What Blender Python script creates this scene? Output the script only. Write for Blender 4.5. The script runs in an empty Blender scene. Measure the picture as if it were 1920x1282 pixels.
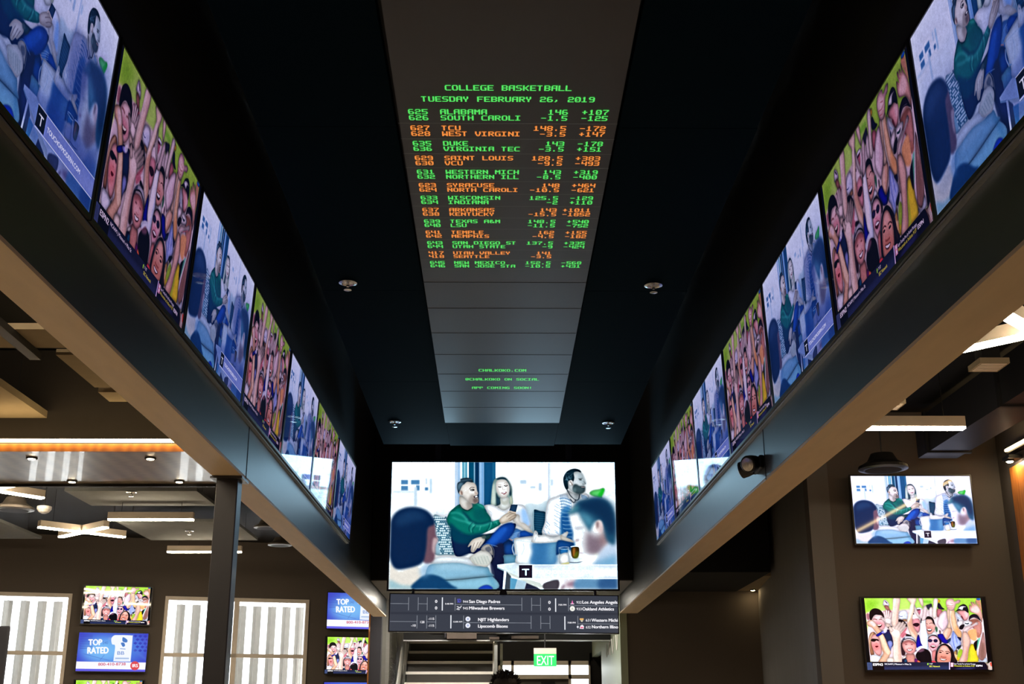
import bpy, math, random
import numpy as np
from mathutils import Matrix, Vector

D = bpy.data; S = bpy.context.scene; COL = S.collection
H = 1.3                                             # the photographer's eye height; heights below are given from the floor
# ---------------------------------------------------------------- camera
cam = D.cameras.new('camera'); cam_o = D.objects.new('camera', cam); COL.objects.link(cam_o)
cam.sensor_width = 36; cam.sensor_fit = 'HORIZONTAL'; cam.lens = 36 * 2253.2 / 1920; cam.clip_start = .05; cam.clip_end = 200
PITCH, YAW, ROLL = .3086, .0121, -.0015
fw = Vector((math.sin(YAW)*math.cos(PITCH), math.cos(YAW)*math.cos(PITCH), math.sin(PITCH)))
rt = Vector((math.cos(YAW), -math.sin(YAW), 0)); up = rt.cross(fw)
r2 = rt*math.cos(ROLL) + up*math.sin(ROLL); u2 = -rt*math.sin(ROLL) + up*math.cos(ROLL)
cam_o.matrix_world = Matrix(((r2.x, u2.x, -fw.x, 0), (r2.y, u2.y, -fw.y, 0), (r2.z, u2.z, -fw.z, H), (0, 0, 0, 1)))
S.camera = cam_o
# ---------------------------------------------------------------- daylight outside, exposure
W = D.worlds.new('daylight'); S.world = W; W.use_nodes = True
bg = W.node_tree.nodes['Background']; bg.inputs[0].default_value = (.93, .97, 1, 1); bg.inputs[1].default_value = 17.0
S.view_settings.view_transform = 'Standard'; S.view_settings.look = 'None'; S.view_settings.gamma = 1
S.view_settings.exposure = 0.0; S.view_settings.use_curve_mapping = False
S.cycles.use_denoising = True; S.cycles.max_bounces = 8; S.cycles.diffuse_bounces = 5; S.cycles.glossy_bounces = 5
S.cycles.sample_clamp_indirect = 6; S.cycles.caustics_reflective = False; S.cycles.caustics_refractive = False

# ---------------------------------------------------------------- materials
def lin(c): return tuple(((v/255)/12.92 if v/255 <= .04045 else ((v/255+.055)/1.055)**2.4) for v in c)
MATS = {}
def mat(name, base=(.5, .5, .5), rough=.6, metal=0, var=.12, scale=8, bump=0, emit=None, strength=0, spec=.5, coat=0, stretch=(1, 1, 1)):
    if name in MATS: return MATS[name]
    m = D.materials.new(name); m.use_nodes = True; nt = m.node_tree; b = nt.nodes['Principled BSDF']
    b.inputs['Roughness'].default_value = rough; b.inputs['Metallic'].default_value = metal
    b.inputs['Specular IOR Level'].default_value = spec; b.inputs['Coat Weight'].default_value = coat
    tc = nt.nodes.new('ShaderNodeTexCoord'); mp = nt.nodes.new('ShaderNodeMapping'); mp.inputs['Scale'].default_value = stretch
    no = nt.nodes.new('ShaderNodeTexNoise'); no.inputs['Scale'].default_value = scale; no.inputs['Detail'].default_value = 5
    nt.links.new(tc.outputs['Object'], mp.inputs[0]); nt.links.new(mp.outputs[0], no.inputs['Vector'])
    mx = nt.nodes.new('ShaderNodeMix'); mx.data_type = 'RGBA'
    mx.inputs['A'].default_value = (*[v*(1-var) for v in base], 1); mx.inputs['B'].default_value = (*[min(v*(1+var), 1) for v in base], 1)
    nt.links.new(no.outputs['Fac'], mx.inputs['Factor']); nt.links.new(mx.outputs['Result'], b.inputs['Base Color'])
    if bump:
        bp = nt.nodes.new('ShaderNodeBump'); bp.inputs['Strength'].default_value = bump; bp.inputs['Distance'].default_value = .01
        nt.links.new(no.outputs['Fac'], bp.inputs['Height']); nt.links.new(bp.outputs[0], b.inputs['Normal'])
    if emit:
        b.inputs['Emission Color'].default_value = (*emit, 1); b.inputs['Emission Strength'].default_value = strength
    MATS[name] = m; return m

def wood(name, c1, c2, rough, scale, stretch, coat=.3):
    m = mat(name, c1, rough, coat=coat, scale=scale, stretch=stretch, var=.2); nt = m.node_tree
    wv = nt.nodes.new('ShaderNodeTexWave'); wv.inputs['Scale'].default_value = 3; wv.inputs['Distortion'].default_value = 5; wv.inputs['Detail'].default_value = 4
    mp = [n for n in nt.nodes if n.type == 'MAPPING'][0]; nt.links.new(mp.outputs[0], wv.inputs['Vector'])
    mx = [n for n in nt.nodes if n.type == 'MIX'][0]; mx.inputs['A'].default_value = (*c1, 1); mx.inputs['B'].default_value = (*c2, 1)
    nt.links.new(wv.outputs['Fac'], mx.inputs['Factor']); return m

BLACK = mat('black_paint', (.006, .006, .008), .6)
DECK = mat('black_deck', (.004, .004, .005), .9)
NAVY = mat('acoustic_panel_navy', (.0016, .0085, .0135), .75, spec=.02)
BOARD = mat('odds_screen', (.027, .025, .027), .42, var=.08, scale=30, spec=.6)
BEAM = mat('dark_satin_beam', (.030, .036, .042), .36, var=.15, scale=3, stretch=(.4, 2, 6), spec=.6)
SOFFIT = mat('lit_beam_soffit', (.72, .58, .41), .55, var=.10, scale=5, stretch=(3, .5, 3), spec=.4)  # light caught by the dark beam's underside, put into its colour
WALLB = mat('brown_wall', (.135, .117, .105), .85, var=.08, scale=60, spec=.25)
WALLG = mat('grey_wall', (.16, .152, .147), .7, var=.12, scale=4, stretch=(1, 1, .3))
PLASTIC = mat('black_plastic', (.008, .008, .010), .35)
STEEL = mat('dark_steel', (.035, .035, .045), .4, spec=.5)
CHROME = mat('chrome', (.75, .75, .75), .2, 1)
WHITE = mat('white_enamel', (.75, .73, .7), .4)
FRAMEM = mat('pale_window_frame', (.85, .78, .70), .5)
CLOUD = mat('grey_acoustic_panel', (.20, .21, .21), .9, spec=.2)
CLOUDT = mat('tan_acoustic_panel', (.30, .24, .16), .9, spec=.2)
HOUSE = mat('lamp_housing', (.70, .60, .48), .5)
GLOW = mat('warm_diffuser', (.8, .8, .8), .4, emit=(1, .82, .58), strength=80)
STRIP = mat('led_strip_glow', (.8, .8, .8), .4, emit=(1, .72, .36), strength=22)
SPOT = mat('spot_glow', (.8, .8, .8), .4, emit=(1, .80, .52), strength=40)
WALLD = mat('dark_wall', (.035, .030, .027), .9, spec=.2)
CANOPY = wood('canopy_wood', (.20, .165, .125), (.34, .29, .22), .3, 4, (.6, 14, 14), .2)
CANOPY.node_tree.nodes['Principled BSDF'].inputs['Specular Tint'].default_value = (1, .90, .74, 1)
ORANGE = wood('orange_wood', (.36, .13, .025), (.24, .08, .015), .35, 4, (1, 12, 1), .3)
PANELW = wood('wood_panelling', (.62, .21, .035), (.38, .11, .016), .4, 4, (14, 14, 1), .2)
FLOORM = wood('floor_boards', (.50, .42, .33), (.40, .33, .25), .4, 2, (6, 1, 1), .2)
OUTM = mat('outdoor_paving', (.8, .8, .78), .9)
FIN = mat('grey_fin', (.8, .82, .8), .6)
ALU = mat('brushed_aluminium', (.55, .56, .55), .35, .9, scale=6, stretch=(.3, 6, 6))
CORR = mat('corrugated_metal', (.45, .45, .42), .4, .8)
GREENW = mat('brushed_green_wall', (.34, .40, .30), .45, .3, scale=4, stretch=(10, 10, .5))
RISER = mat('dark_riser', (.05, .045, .04), .7)
NOSE = mat('pale_nosing', (.92, .86, .80), .5)
GREEN = mat('green_led', (.02, .05, .02), .5, emit=(.10, .95, .14), strength=.85)
AMBER = mat('amber_led', (.05, .03, .02), .5, emit=(1.0, .30, .045), strength=.95)
LINE = mat('dim_led_line', (.1, .1, .1), .6, emit=(.5, .45, .4), strength=.10)
EXITG = mat('exit_green', (.02, .3, .06), .5, emit=(.02, .75, .14), strength=1.1)
EXITW = mat('exit_letters', (.6, .8, .65), .5, emit=(.75, 1, .8), strength=1.6)
SKIN = mat('skin', (.22, .11, .065), .5, var=.06, scale=20)
HAIR = mat('black_hair', (.012, .009, .008), .6)
CLOTH = mat('charcoal_cotton', (.05, .05, .06), .9, scale=60)
DENIM = mat('dark_denim', (.03, .04, .08), .9, scale=80)
SHOE = mat('white_rubber', (.6, .6, .6), .6)
GLASS = mat('window_glass', (1, 1, 1), .02, var=0)
_b = GLASS.node_tree.nodes['Principled BSDF']; _b.inputs['Transmission Weight'].default_value = 1; _b.inputs['IOR'].default_value = 1.08
LENS = mat('lamp_lens', (.95, .92, .90), .3, .85, var=.5, scale=60)

# ---------------------------------------------------------------- mesh building
class MB:
    def __init__(s): s.v = []; s.f = []; s.uv = None
    def add(s, v, f):
        n = len(s.v); s.v += [tuple(p) for p in v]; s.f += [tuple(i+n for i in q) for q in f]; return s
    def box(s, x0, x1, y0, y1, z0, z1):
        return s.add([(x, y, z) for x in (x0, x1) for y in (y0, y1) for z in (z0, z1)],
                     [(0, 1, 3, 2), (4, 6, 7, 5), (0, 4, 5, 1), (2, 3, 7, 6), (0, 2, 6, 4), (1, 5, 7, 3)])
    def bar(s, a, b, w, h, upv=(0, 0, 1)):
        a, b = Vector(a), Vector(b); d = (b-a).normalized(); u = Vector(upv); r = d.cross(u).normalized(); u = r.cross(d)
        pts = [p + r*sx*w/2 + u*sz*h/2 for p in (a, b) for sx in (-1, 1) for sz in (-1, 1)]
        return s.add(pts, [(0, 1, 3, 2), (4, 6, 7, 5), (0, 4, 5, 1), (2, 3, 7, 6), (0, 2, 6, 4), (1, 5, 7, 3)])
    def prism(s, poly, z0, z1):
        n = len(poly)
        return s.add([(x, y, z0) for x, y in poly] + [(x, y, z1) for x, y in poly],
                     [tuple(range(n-1, -1, -1)), tuple(range(n, 2*n))] + [(i, (i+1) % n, n+(i+1) % n, n+i) for i in range(n)])
    def lathe(s, prof, c=(0, 0, 0), axis=(0, 0, 1), n=20):
        """prof: (radius, distance along axis) pairs"""
        a = Vector(axis).normalized(); t = Vector((1, 0, 0)) if abs(a.x) < .9 else Vector((0, 1, 0)); u = a.cross(t).normalized(); w = a.cross(u)
        c = Vector(c); v = []; f = []
        for r, h in prof:
            for i in range(n):
                th = 2*math.pi*i/n; v.append(c + a*h + (u*math.cos(th) + w*math.sin(th))*r)
        for k in range(len(prof)-1):
            for i in range(n): f.append((k*n+i, k*n+(i+1) % n, (k+1)*n+(i+1) % n, (k+1)*n+i))
        f.append(tuple(range(n-1, -1, -1))); f.append(tuple((len(prof)-1)*n+i for i in range(n)))
        return s.add(v, f)
    def tube(s, a, b, r, n=12):
        a, b = Vector(a), Vector(b); return s.lathe([(r, 0), (r, (b-a).length)], a, b-a, n)
    def mesh(s, name):
        me = D.meshes.new(name); me.from_pydata(s.v, [], s.f); me.validate(); me.update()
        if s.uv:
            L = me.uv_layers.new(name='UVMap'); 
            for lp in me.loops: L.data[lp.index].uv = s.uv[lp.vertex_index]
        return me
    def build(s, name, m, parent=None, kind=None, smooth=False, bevel=0):
        me = s.mesh(name); me.materials.append(m); o = D.objects.new(name, me); COL.objects.link(o)
        if parent: o.parent = parent
        elif kind: o['kind'] = kind
        if smooth:
            for p in me.polygons: p.use_smooth = True
        if bevel:
            b = o.modifiers.new('edge', 'BEVEL'); b.width = bevel; b.segments = 2; b.limit_method = 'ANGLE'
        return o
def tag(o, label, cat, group=None, kind=None):
    o['label'] = label; o['category'] = cat
    if group: o['group'] = group
    if kind: o['kind'] = kind
    return o
def thing(name, label, cat, loc=(0, 0, 0), rz=0, group=None, kind=None, M=None):
    o = D.objects.new(name, None); COL.objects.link(o); o.empty_display_size = .1
    if M is None: M = Matrix.Translation(Vector(loc)) @ Matrix.Rotation(rz, 4, 'Z')
    o.matrix_world = M
    return tag(o, label, cat, group, kind)
def part(parent, like, name=None, m=None):
    """a child sharing the mesh of an earlier object"""
    o = like.copy(); COL.objects.link(o); o.parent = parent
    return o
def dup(root, loc, rz=0, label=None, group=None):
    r = root.copy(); COL.objects.link(r); r.matrix_world = Matrix.Translation(Vector(loc)) @ Matrix.Rotation(rz, 4, 'Z')
    if label: r['label'] = label
    if group: r['group'] = group
    for ch in list(root.children):
        c = ch.copy(); COL.objects.link(c); c.parent = r
        for g in list(ch.children):
            d = g.copy(); COL.objects.link(d); d.parent = c
    return r
FONT_C = {}
def glyph_tris(txt, bold=0):
    k = (txt, bold)
    if k in FONT_C: return FONT_C[k]
    cu = D.curves.new('t', 'FONT'); cu.body = txt; cu.resolution_u = 4; cu.offset = bold
    o = D.objects.new('t', cu); COL.objects.link(o)
    me = D.meshes.new_from_object(o.evaluated_get(bpy.context.evaluated_depsgraph_get()))
    me.calc_loop_triangles(); v = [tuple(x.co[:2]) for x in me.vertices]
    FONT_C[k] = [[v[i] for i in t.vertices] for t in me.loop_triangles]
    D.objects.remove(o); D.curves.remove(cu); D.meshes.remove(me)
    return FONT_C[k]
# ---------------------------------------------------------------- screen pictures, drawn as soft shapes into arrays
class Canvas:
    def __init__(s, w, h, quad, base):
        s.w, s.h = w, h
        s.a = np.empty((h, w, 3), np.float32); s.a[:] = np.array(base, np.float32) / 255
        # homography from drawing space quad (TL, TR, BR, BL) to the canvas
        dst = [(0, 0), (w, 0), (w, h), (0, h)]; A = []; b = []
        for (x, y), (u, v) in zip(quad, dst):
            A.append([x, y, 1, 0, 0, 0, -u*x, -u*y]); b.append(u)
            A.append([0, 0, 0, x, y, 1, -v*x, -v*y]); b.append(v)
        s.H = np.append(np.linalg.solve(np.array(A, float), np.array(b, float)), 1).reshape(3, 3)
        s.o = (0, 0, 1)
    def frame(s, ox, oy, k): s.o = (ox, oy, k)
    def tr(s, pts):
        p = np.array(pts, float); p = p / s.o[2] + np.array(s.o[:2])
        q = np.c_[p, np.ones(len(p))] @ s.H.T
        return q[:, :2] / q[:, 2:]
    @staticmethod
    def spline(p, n=6):
        out = []; m = len(p)
        for i in range(m):
            p0, p1, p2, p3 = p[i-1], p[i], p[(i+1) % m], p[(i+2) % m]
            for t in np.arange(n) / n:
                out.append(.5*((2*p1)+(p2-p0)*t+(2*p0-5*p1+4*p2-p3)*t*t+(3*p1-p0-3*p2+p3)*t**3))
        return np.array(out)
    shade = 0
    @staticmethod
    def soften(m, r):
        n = int(2.5*r) + 1; k = np.exp(-.5*(np.arange(-n, n+1)/r)**2); k /= k.sum(); p = np.pad(m, n, mode='edge')
        p = sum(k[i]*p[:, i:i+m.shape[1]] for i in range(2*n+1)); return sum(k[i]*p[i:i+m.shape[0]] for i in range(2*n+1))
    def mask(s, q, blur, extra=0):
        pad = int(3*blur) + 2 + extra
        x0 = max(int(q[:, 0].min()) - pad, 0); x1 = min(int(q[:, 0].max()) + pad + 1, s.w)
        y0 = max(int(q[:, 1].min()) - pad, 0); y1 = min(int(q[:, 1].max()) + pad + 1, s.h)
        if x1 <= x0 or y1 <= y0: return None
        SS = 3; H = (y1 - y0) * SS; W = (x1 - x0)
        m = np.zeros((H, W + 1), np.float32)
        a = q; b = np.roll(q, -1, 0)
        for j in range(H):
            y = y0 + (j + .5) / SS
            c = (a[:, 1] <= y) != (b[:, 1] <= y)
            if not c.any(): continue
            A, B = a[c], b[c]
            xs = np.sort(A[:, 0] + (y - A[:, 1]) / (B[:, 1] - A[:, 1]) * (B[:, 0] - A[:, 0])) - x0
            for l, r in zip(xs[::2], xs[1::2]):
                l = min(max(l, 0), W); r = min(max(r, 0), W)
                if r <= l: continue
                il, ir = int(l), int(r)
                if il == ir: m[j, il] += r - l
                else:
                    m[j, il] += il + 1 - l; m[j, il+1:ir] += 1; m[j, ir] += r - ir
        m = m[:, :W].reshape(y1 - y0, SS, W).mean(1)
        if blur > .3:
            n = int(3*blur) + 1; k = np.exp(-.5*(np.arange(-n, n+1)/blur)**2); k /= k.sum()
            m = np.pad(m, n, mode='edge' if 0 else 'constant')
            m = sum(k[i]*m[:, i:i+m.shape[1]-2*n] for i in range(2*n+1))
            m = sum(k[i]*m[i:i+m.shape[0]-2*n, :] for i in range(2*n+1))
        return m, x0, y0, x1, y1
    def P(s, col, pts, blur=.6, al=1, smooth=True):
        q = s.tr(pts)
        if smooth and len(q) > 3: q = s.spline(q)
        size = min(np.ptp(q[:, 0]), np.ptp(q[:, 1])); round_ = s.shade and blur <= 3 and al > .9 and smooth and size > 14
        R_ = min(9, size/5)
        r = s.mask(q, blur, int(2*R_) if round_ else 0)
        if r is None: return
        m, x0, y0, x1, y1 = r
        if round_:                                          # rounded forms: edges turn away from the light and shade what lies behind
            sf = s.soften(m, R_)
            s.a[y0:y1, x0:x1] *= (1 - s.shade*.55*sf*(1-m))[..., None]
            col = np.array(col, np.float32)*(1 - s.shade*np.clip(1.15*(1-sf), 0, .75))[..., None]
        m = (m*al)[..., None]
        s.a[y0:y1, x0:x1] = s.a[y0:y1, x0:x1]*(1-m) + m*np.array(col, np.float32)/255
    def R(s, col, x0, y0, x1, y1, blur=.5, al=1):
        s.P(col, [(x0, y0), (x1, y0), (x1, y1), (x0, y1)], blur, al, False)
    def E(s, col, cx, cy, rx, ry, blur=.7, al=1, rot=0):
        c, n = np.cos(rot), np.sin(rot)
        s.P(col, [(cx + rx*np.cos(t)*c - ry*np.sin(t)*n, cy + rx*np.cos(t)*n + ry*np.sin(t)*c) for t in np.arange(14)/14*2*np.pi], blur, al)
    def L(s, col, pts, w, blur=.5, al=1):
        """a stroke of width w (or tapering w[0]..w[1]) along a path"""
        p = np.array(pts, float); n = len(p)
        ws = np.linspace(w[0], w[1], n) if isinstance(w, tuple) else np.full(n, w)
        d = np.gradient(p, axis=0); d /= np.linalg.norm(d, axis=1)[:, None] + 1e-9
        nn = np.c_[-d[:, 1], d[:, 0]]*ws[:, None]/2
        s.P(col, list(p+nn) + list((p-nn)[::-1]), blur, al, n > 2)
    def text(s, col, txt, x, y, h, width=None, al=1, bold=0):
        """txt with its baseline starting at x, y and cap height h (drawing units), squeezed to width"""
        T = glyph_tris(txt)
        k = h/.72
        tw = max(t[0] for tri in T for t in tri)
        kx = k if width is None else width/tw
        M = None
        for dx, dy in (((-1, 0), (1, 0), (0, -.6), (0, .6)) if bold else ((0, 0),)):
            m1 = np.zeros((s.h, s.w), np.float32)
            for tri in T:
                r = s.mask(s.tr([(x + kx*(a + dx*bold), y - k*(b + dy*bold)) for a, b in tri]), 0)
                if r: m1[r[2]:r[4], r[1]:r[3]] += r[0]
            M = m1 if M is None else np.maximum(M, m1)
        M = np.clip(M, 0, 1)[..., None]*al
        s.a = s.a*(1-M) + M*np.array(col, np.float32)/255

def finish(a, amt=.55, grain=.035, seed=1):
    """crisper edges and a little grain, like a broadcast picture"""
    def blur(x, r):
        k = np.exp(-.5*(np.arange(-3*r, 3*r+1)/r)**2); k /= k.sum(); p = np.pad(x, ((3*r, 3*r), (3*r, 3*r), (0, 0)), mode='edge')
        p = sum(k[i]*p[:, i:i+x.shape[1]] for i in range(6*r+1)); return sum(k[i]*p[i:i+x.shape[0]] for i in range(6*r+1))
    rs = np.random.RandomState(seed); h, w, _ = a.shape
    n = blur(rs.randn(h, w, 1), 1)*3 + blur(rs.randn(h, w, 1), 4)*9
    a = a + amt*(a - blur(a, 5)) + .35*amt*(a - blur(a, 16))
    return np.clip(a*(1 + grain*n), 0, 1).astype(np.float32)

def draw_lounge(soft=False):
    """four friends in a bright lounge, the advert on the big screen"""
    c = Canvas(960, 540, [(735, 867), (1153, 867.5), (1158, 1104), (728.8, 1104)], (250, 253, 255))
    c.shade = .45
    O = lambda: c.frame(720, 850, 4.2667)
    A = lambda: c.frame(840, 860, 9.156)
    B = lambda: c.frame(1000, 860, 9.156)
    C_ = lambda: c.frame(860, 970, 9.156)
    D = lambda: c.frame(1000, 970, 9.156)
    O()
    # far building through the window
    c.R((228, 240, 250), 60, 330, 570, 470, 14, .5)
    for r in ((135, 215, 190, 250), (135, 262, 190, 300), (215, 215, 283, 250), (255, 258, 283, 298), (326, 274, 352, 298)): c.R((80, 135, 180), *r, 2.2)
    c.R((190, 220, 240), 365, 205, 382, 320, 3); c.R((205, 225, 240), 330, 200, 345, 250, 3); c.R((200, 222, 238), 240, 270, 262, 420, 3); c.R((215, 230, 243), 70, 300, 240, 318, 4)
    c.R((190, 215, 235), 1090, 215, 1140, 245, 3); c.R((195, 218, 236), 1172, 265, 1212, 282, 3); c.R((185, 210, 232), 1240, 240, 1262, 300, 3)
    c.R((205, 225, 240), 1330, 210, 1356, 260, 3)
    c.R((205, 222, 240), 1314, 78, 1326, 420, 1.5); c.R((228, 238, 248), 1326, 78, 1336, 420, 1)
    # window frame behind the couple
    for x0, x1, col in ((566, 612, (196, 218, 240)), (590, 606, (165, 200, 232)), (612, 625, (232, 243, 252)), (625, 668, (90, 160, 185)), (640, 650, (150, 205, 220)), (668, 680, (225, 242, 250)), (678, 720, (0, 78, 112)), (720, 728, (110, 165, 200)), (728, 762, (4, 50, 88)), (762, 800, (118, 168, 215)), (768, 780, (150, 190, 228)), (800, 893, (14, 78, 122)), (868, 893, (30, 100, 140))):
        c.R(col, x0, 60, x1, 470, .9)
    # sofa backs
    c.P((200, 222, 232), [(1130, 420), (1240, 410), (1330, 380), (1360, 480), (1350, 640), (1120, 640)], 6)
    c.P((168, 196, 212), [(1165, 500), (1250, 450), (1330, 440), (1340, 640), (1160, 640)], 8, .8)
    c.P((232, 242, 248), [(1740, 320), (1862, 300), (1866, 470), (1740, 460)], 8)
    c.P((190, 212, 225), [(1780, 400), (1866, 392), (1866, 440), (1780, 440)], 7, .8)
    c.P((232, 240, 247), [(60, 470), (300, 462), (520, 440), (540, 560), (40, 640)], 10)
    # patterned cushion
    c.P((150, 188, 205), [(395, 500), (455, 505), (510, 530), (548, 650), (578, 800), (500, 812), (400, 800), (385, 650)], 1.5)
    import random as rn; rg = rn.Random(4)
    for i in range(17):
        for j in range(11):
            x = 398 + j*16 + i*3.5 + (i % 2)*7; y = 512 + i*18
            if x < 560 + i*1.5 - 40 + 20: c.E((225, 240, 245) if rg.random() < .6 else (30, 85, 110), x, y, 7, 5, .8, .9)
    for i in range(16):
        for j in range(11):
            x = 404 + j*16 + i*3.5 + (i % 2)*7; y = 521 + i*18
            if x < 545 + i*1.5: c.E((20, 70, 95), x, y, 6, 4, .8, .75)
    c.P((14, 60, 88), [(1198, 455), (1250, 462), (1298, 478), (1300, 560), (1260, 655), (1200, 650), (1192, 540)], 1)
    for i in range(9): c.L((40, 110, 140), [(1200, 480+i*18), (1290, 488+i*18)], 3, .8, .6)
    c.L((190, 225, 235), [(1197, 460), (1195, 560), (1200, 640)], 5, .8)
    # woman
    A()
    c.P((150, 182, 178), [(850, 335), (930, 318), (1010, 345), (1070, 430), (1100, 520), (1105, 650), (1115, 760), (1075, 830), (1010, 800), (870, 800), (800, 825), (735, 800), (742, 680), (752, 560), (770, 430), (800, 360)], 1)
    c.P((52, 96, 118), [(830, 350), (900, 325), (980, 330), (1030, 390), (1065, 470), (1090, 600), (1060, 640), (1020, 400), (940, 360), (860, 365)], 1)
    c.P((38, 74, 92), [(822, 590), (860, 650), (900, 690), (920, 760), (860, 805), (830, 790)], 2)
    c.P((215, 228, 215), [(770, 470), (800, 430), (815, 560), (815, 700), (800, 800), (750, 790), (752, 640)], 3, .75)
    c.P((225, 222, 190), [(1075, 640), (1100, 680), (1110, 760), (1070, 810), (1060, 720)], 3, .7)
    c.P((232, 236, 232), [(905, 670), (1040, 660), (1050, 760), (1080, 820), (960, 900), (850, 840), (900, 780)], 1.5)
    c.P((175, 178, 165), [(905, 690), (960, 735), (1040, 690), (1040, 770), (980, 800), (920, 770)], 3, .7)
    c.P((246, 240, 234), [(820, 470), (835, 390), (900, 360), (980, 365), (1030, 410), (1058, 490), (1052, 580), (1010, 650), (960, 680), (900, 660), (850, 600), (825, 540)], 1)
    c.P((224, 214, 208), [(1020, 420), (1056, 490), (1050, 580), (1005, 652), (965, 675), (1020, 580)], 4, .6)
    c.L((170, 158, 150), [(858, 458), (890, 446), (918, 456)], 6, 1.2, .8); c.L((160, 146, 138), [(962, 436), (992, 416), (1024, 420)], 6, 1.2, .8)
    c.P((190, 176, 170), [(866, 478), (893, 468), (916, 480), (893, 492)], 1.5, .8); c.P((190, 176, 170), [(966, 458), (995, 446), (1022, 456), (995, 474)], 1.5, .8)
    c.L((40, 40, 44), [(866, 484), (893, 496), (916, 487)], 10, .8); c.L((40, 40, 44), [(966, 464), (995, 478), (1023, 462)], 11, .8)
    c.L((180, 160, 150), [(945, 470), (940, 530), (965, 538), (985, 528)], 5, 1)
    c.P((150, 85, 90), [(915, 590), (950, 578), (1000, 570), (1005, 590), (970, 618), (935, 605)], .8); c.P((250, 246, 244), [(935, 588), (985, 578), (985, 590), (945, 596)], .6)
    # her white top
    c.P((246, 249, 255), [(620, 810), (740, 790), (840, 830), (960, 890), (1080, 830), (1160, 790), (1290, 800), (1350, 880), (1390, 1030), (1420, 1170), (1290, 1180), (1100, 1140), (900, 1180), (720, 1060), (660, 900)], 1)
    c.P((150, 196, 245), [(1250, 900), (1310, 860), (1360, 930), (1395, 1060), (1400, 1140), (1320, 1130), (1270, 1040)], 5, .9)
    c.P((205, 222, 246), [(1160, 820), (1240, 850), (1260, 1000), (1200, 1000)], 5, .7)
    c.L((200, 205, 210), [(700, 890), (760, 940), (730, 1000)], 10, 2, .7)
    c.P((238, 234, 228), [(1110, 1060), (1170, 960), (1230, 980), (1240, 1080), (1330, 1120), (1440, 1240), (1440, 1282), (1330, 1240), (1220, 1150)], 1.2)
    c.L((205, 195, 180), [(1240, 1130), (1340, 1200), (1440, 1280)], 22, 3, .7)
    O()
    # her jeans
    c.P((70, 128, 200), [(1000, 660), (1040, 600), (1110, 620), (1190, 640), (1220, 680), (1200, 720), (1010, 720)], 1.5)
    c.P((20, 75, 165), [(1075, 640), (1120, 618), (1165, 640), (1185, 668), (1075, 670)], 1.5)
    for i in range(4): c.L((180, 210, 240), [(1010, 660+i*12), (1050, 640+i*12), (1085, 632+i*10)], 4, 1, .7)
    c.L((215, 150, 150), [(1000, 682), (1030, 700)], 6, 1)
    c.P((10, 45, 100), [(960, 690), (1030, 710), (1040, 812), (960, 812), (870, 760)], 2)
    c.P((20, 72, 150), [(975, 740), (1030, 735), (1036, 800), (975, 800)], 5, .8)
    # man in the green sweater: trousers
    c.P((8, 30, 78), [(540, 600), (640, 650), (860, 640), (1040, 560), (1040, 620), (960, 720), (960, 830), (970, 1082), (900, 1082), (860, 880), (700, 800), (570, 818)], 1.2)
    c.P((12, 60, 150), [(850, 670), (930, 585), (1000, 555), (1042, 570), (1035, 640), (960, 715), (880, 745), (800, 740)], 2)
    c.P((30, 96, 200), [(830, 712), (900, 630), (960, 590), (985, 610), (930, 680), (860, 735)], 5, .75)
    c.P((20, 26, 58), [(890, 745), (955, 730), (960, 900), (985, 1082), (900, 1082), (850, 880)], 3, .9)
    c.P((10, 34, 70), [(560, 640), (640, 680), (690, 720), (680, 800), (580, 815)], 3, .8)
    # sweater
    A()
    c.P((4, 112, 100), [(20, 930), (100, 850), (190, 790), (230, 850), (330, 890), (410, 850), (430, 780), (480, 765), (600, 800), (650, 900), (730, 1010), (750, 1080), (880, 1050), (905, 1120), (820, 1180), (700, 1240), (560, 1300), (420, 1330), (260, 1300), (60, 1200), (-20, 1060)], 1)
    c.P((0, 58, 72), [(240, 890), (330, 960), (420, 1060), (560, 1100), (730, 1060), (750, 1095), (560, 1130), (420, 1110), (300, 1010)], 4, .85)
    c.P((0, 70, 78), [(420, 900), (560, 850), (640, 910), (720, 1010), (640, 1070), (480, 1070)], 9, .6)
    c.P((0, 60, 84), [(30, 1110), (150, 1200), (330, 1300), (600, 1282), (560, 1420), (300, 1460), (80, 1400)], 5, .95)
    for p in ([(40, 940), (150, 930), (260, 980), (330, 1060)], [(80, 1010), (200, 1060), (330, 1090), (440, 1120)], [(330, 1100), (440, 1150), (600, 1150), (720, 1110), (860, 1070)]): c.L((72, 200, 180), p, (14, 24), 4, .75)
    for p in ([(420, 1100), (360, 1180), (370, 1250)], [(470, 1150), (420, 1220), (430, 1280)], [(720, 1110), (700, 1180), (660, 1250)], [(110, 860), (160, 850), (200, 830)], [(70, 900), (130, 880)], [(760, 1080), (780, 1140)]): c.L((0, 60, 66), p, 12, 1.5, .7)
    for p in ([(450, 1140), (395, 1200), (400, 1260)], [(560, 1160), (540, 1230)], [(745, 1100), (725, 1180), (690, 1230)], [(820, 1080), (850, 1130)]): c.L((120, 225, 205), p, 9, 2, .7)
    c.P((70, 200, 180), [(480, 770), (590, 800), (630, 860), (560, 830)], 3, .5)
    # neck, head
    c.P((226, 222, 215), [(205, 640), (340, 700), (400, 760), (410, 840), (330, 885), (240, 850), (195, 780)], 1.2)
    c.P((150, 140, 132), [(330, 740), (410, 765), (410, 840), (350, 870), (310, 800)], 5, .8)
    c.L((0, 60, 62), [(200, 790), (240, 850), (330, 892), (412, 850)], 14, 1)
    c.P((238, 230, 222), [(185, 520), (230, 430), (320, 390), (430, 410), (480, 460), (498, 540), (515, 600), (500, 640), (520, 730), (480, 770), (400, 765), (330, 720), (240, 640), (195, 600)], 1)
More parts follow.
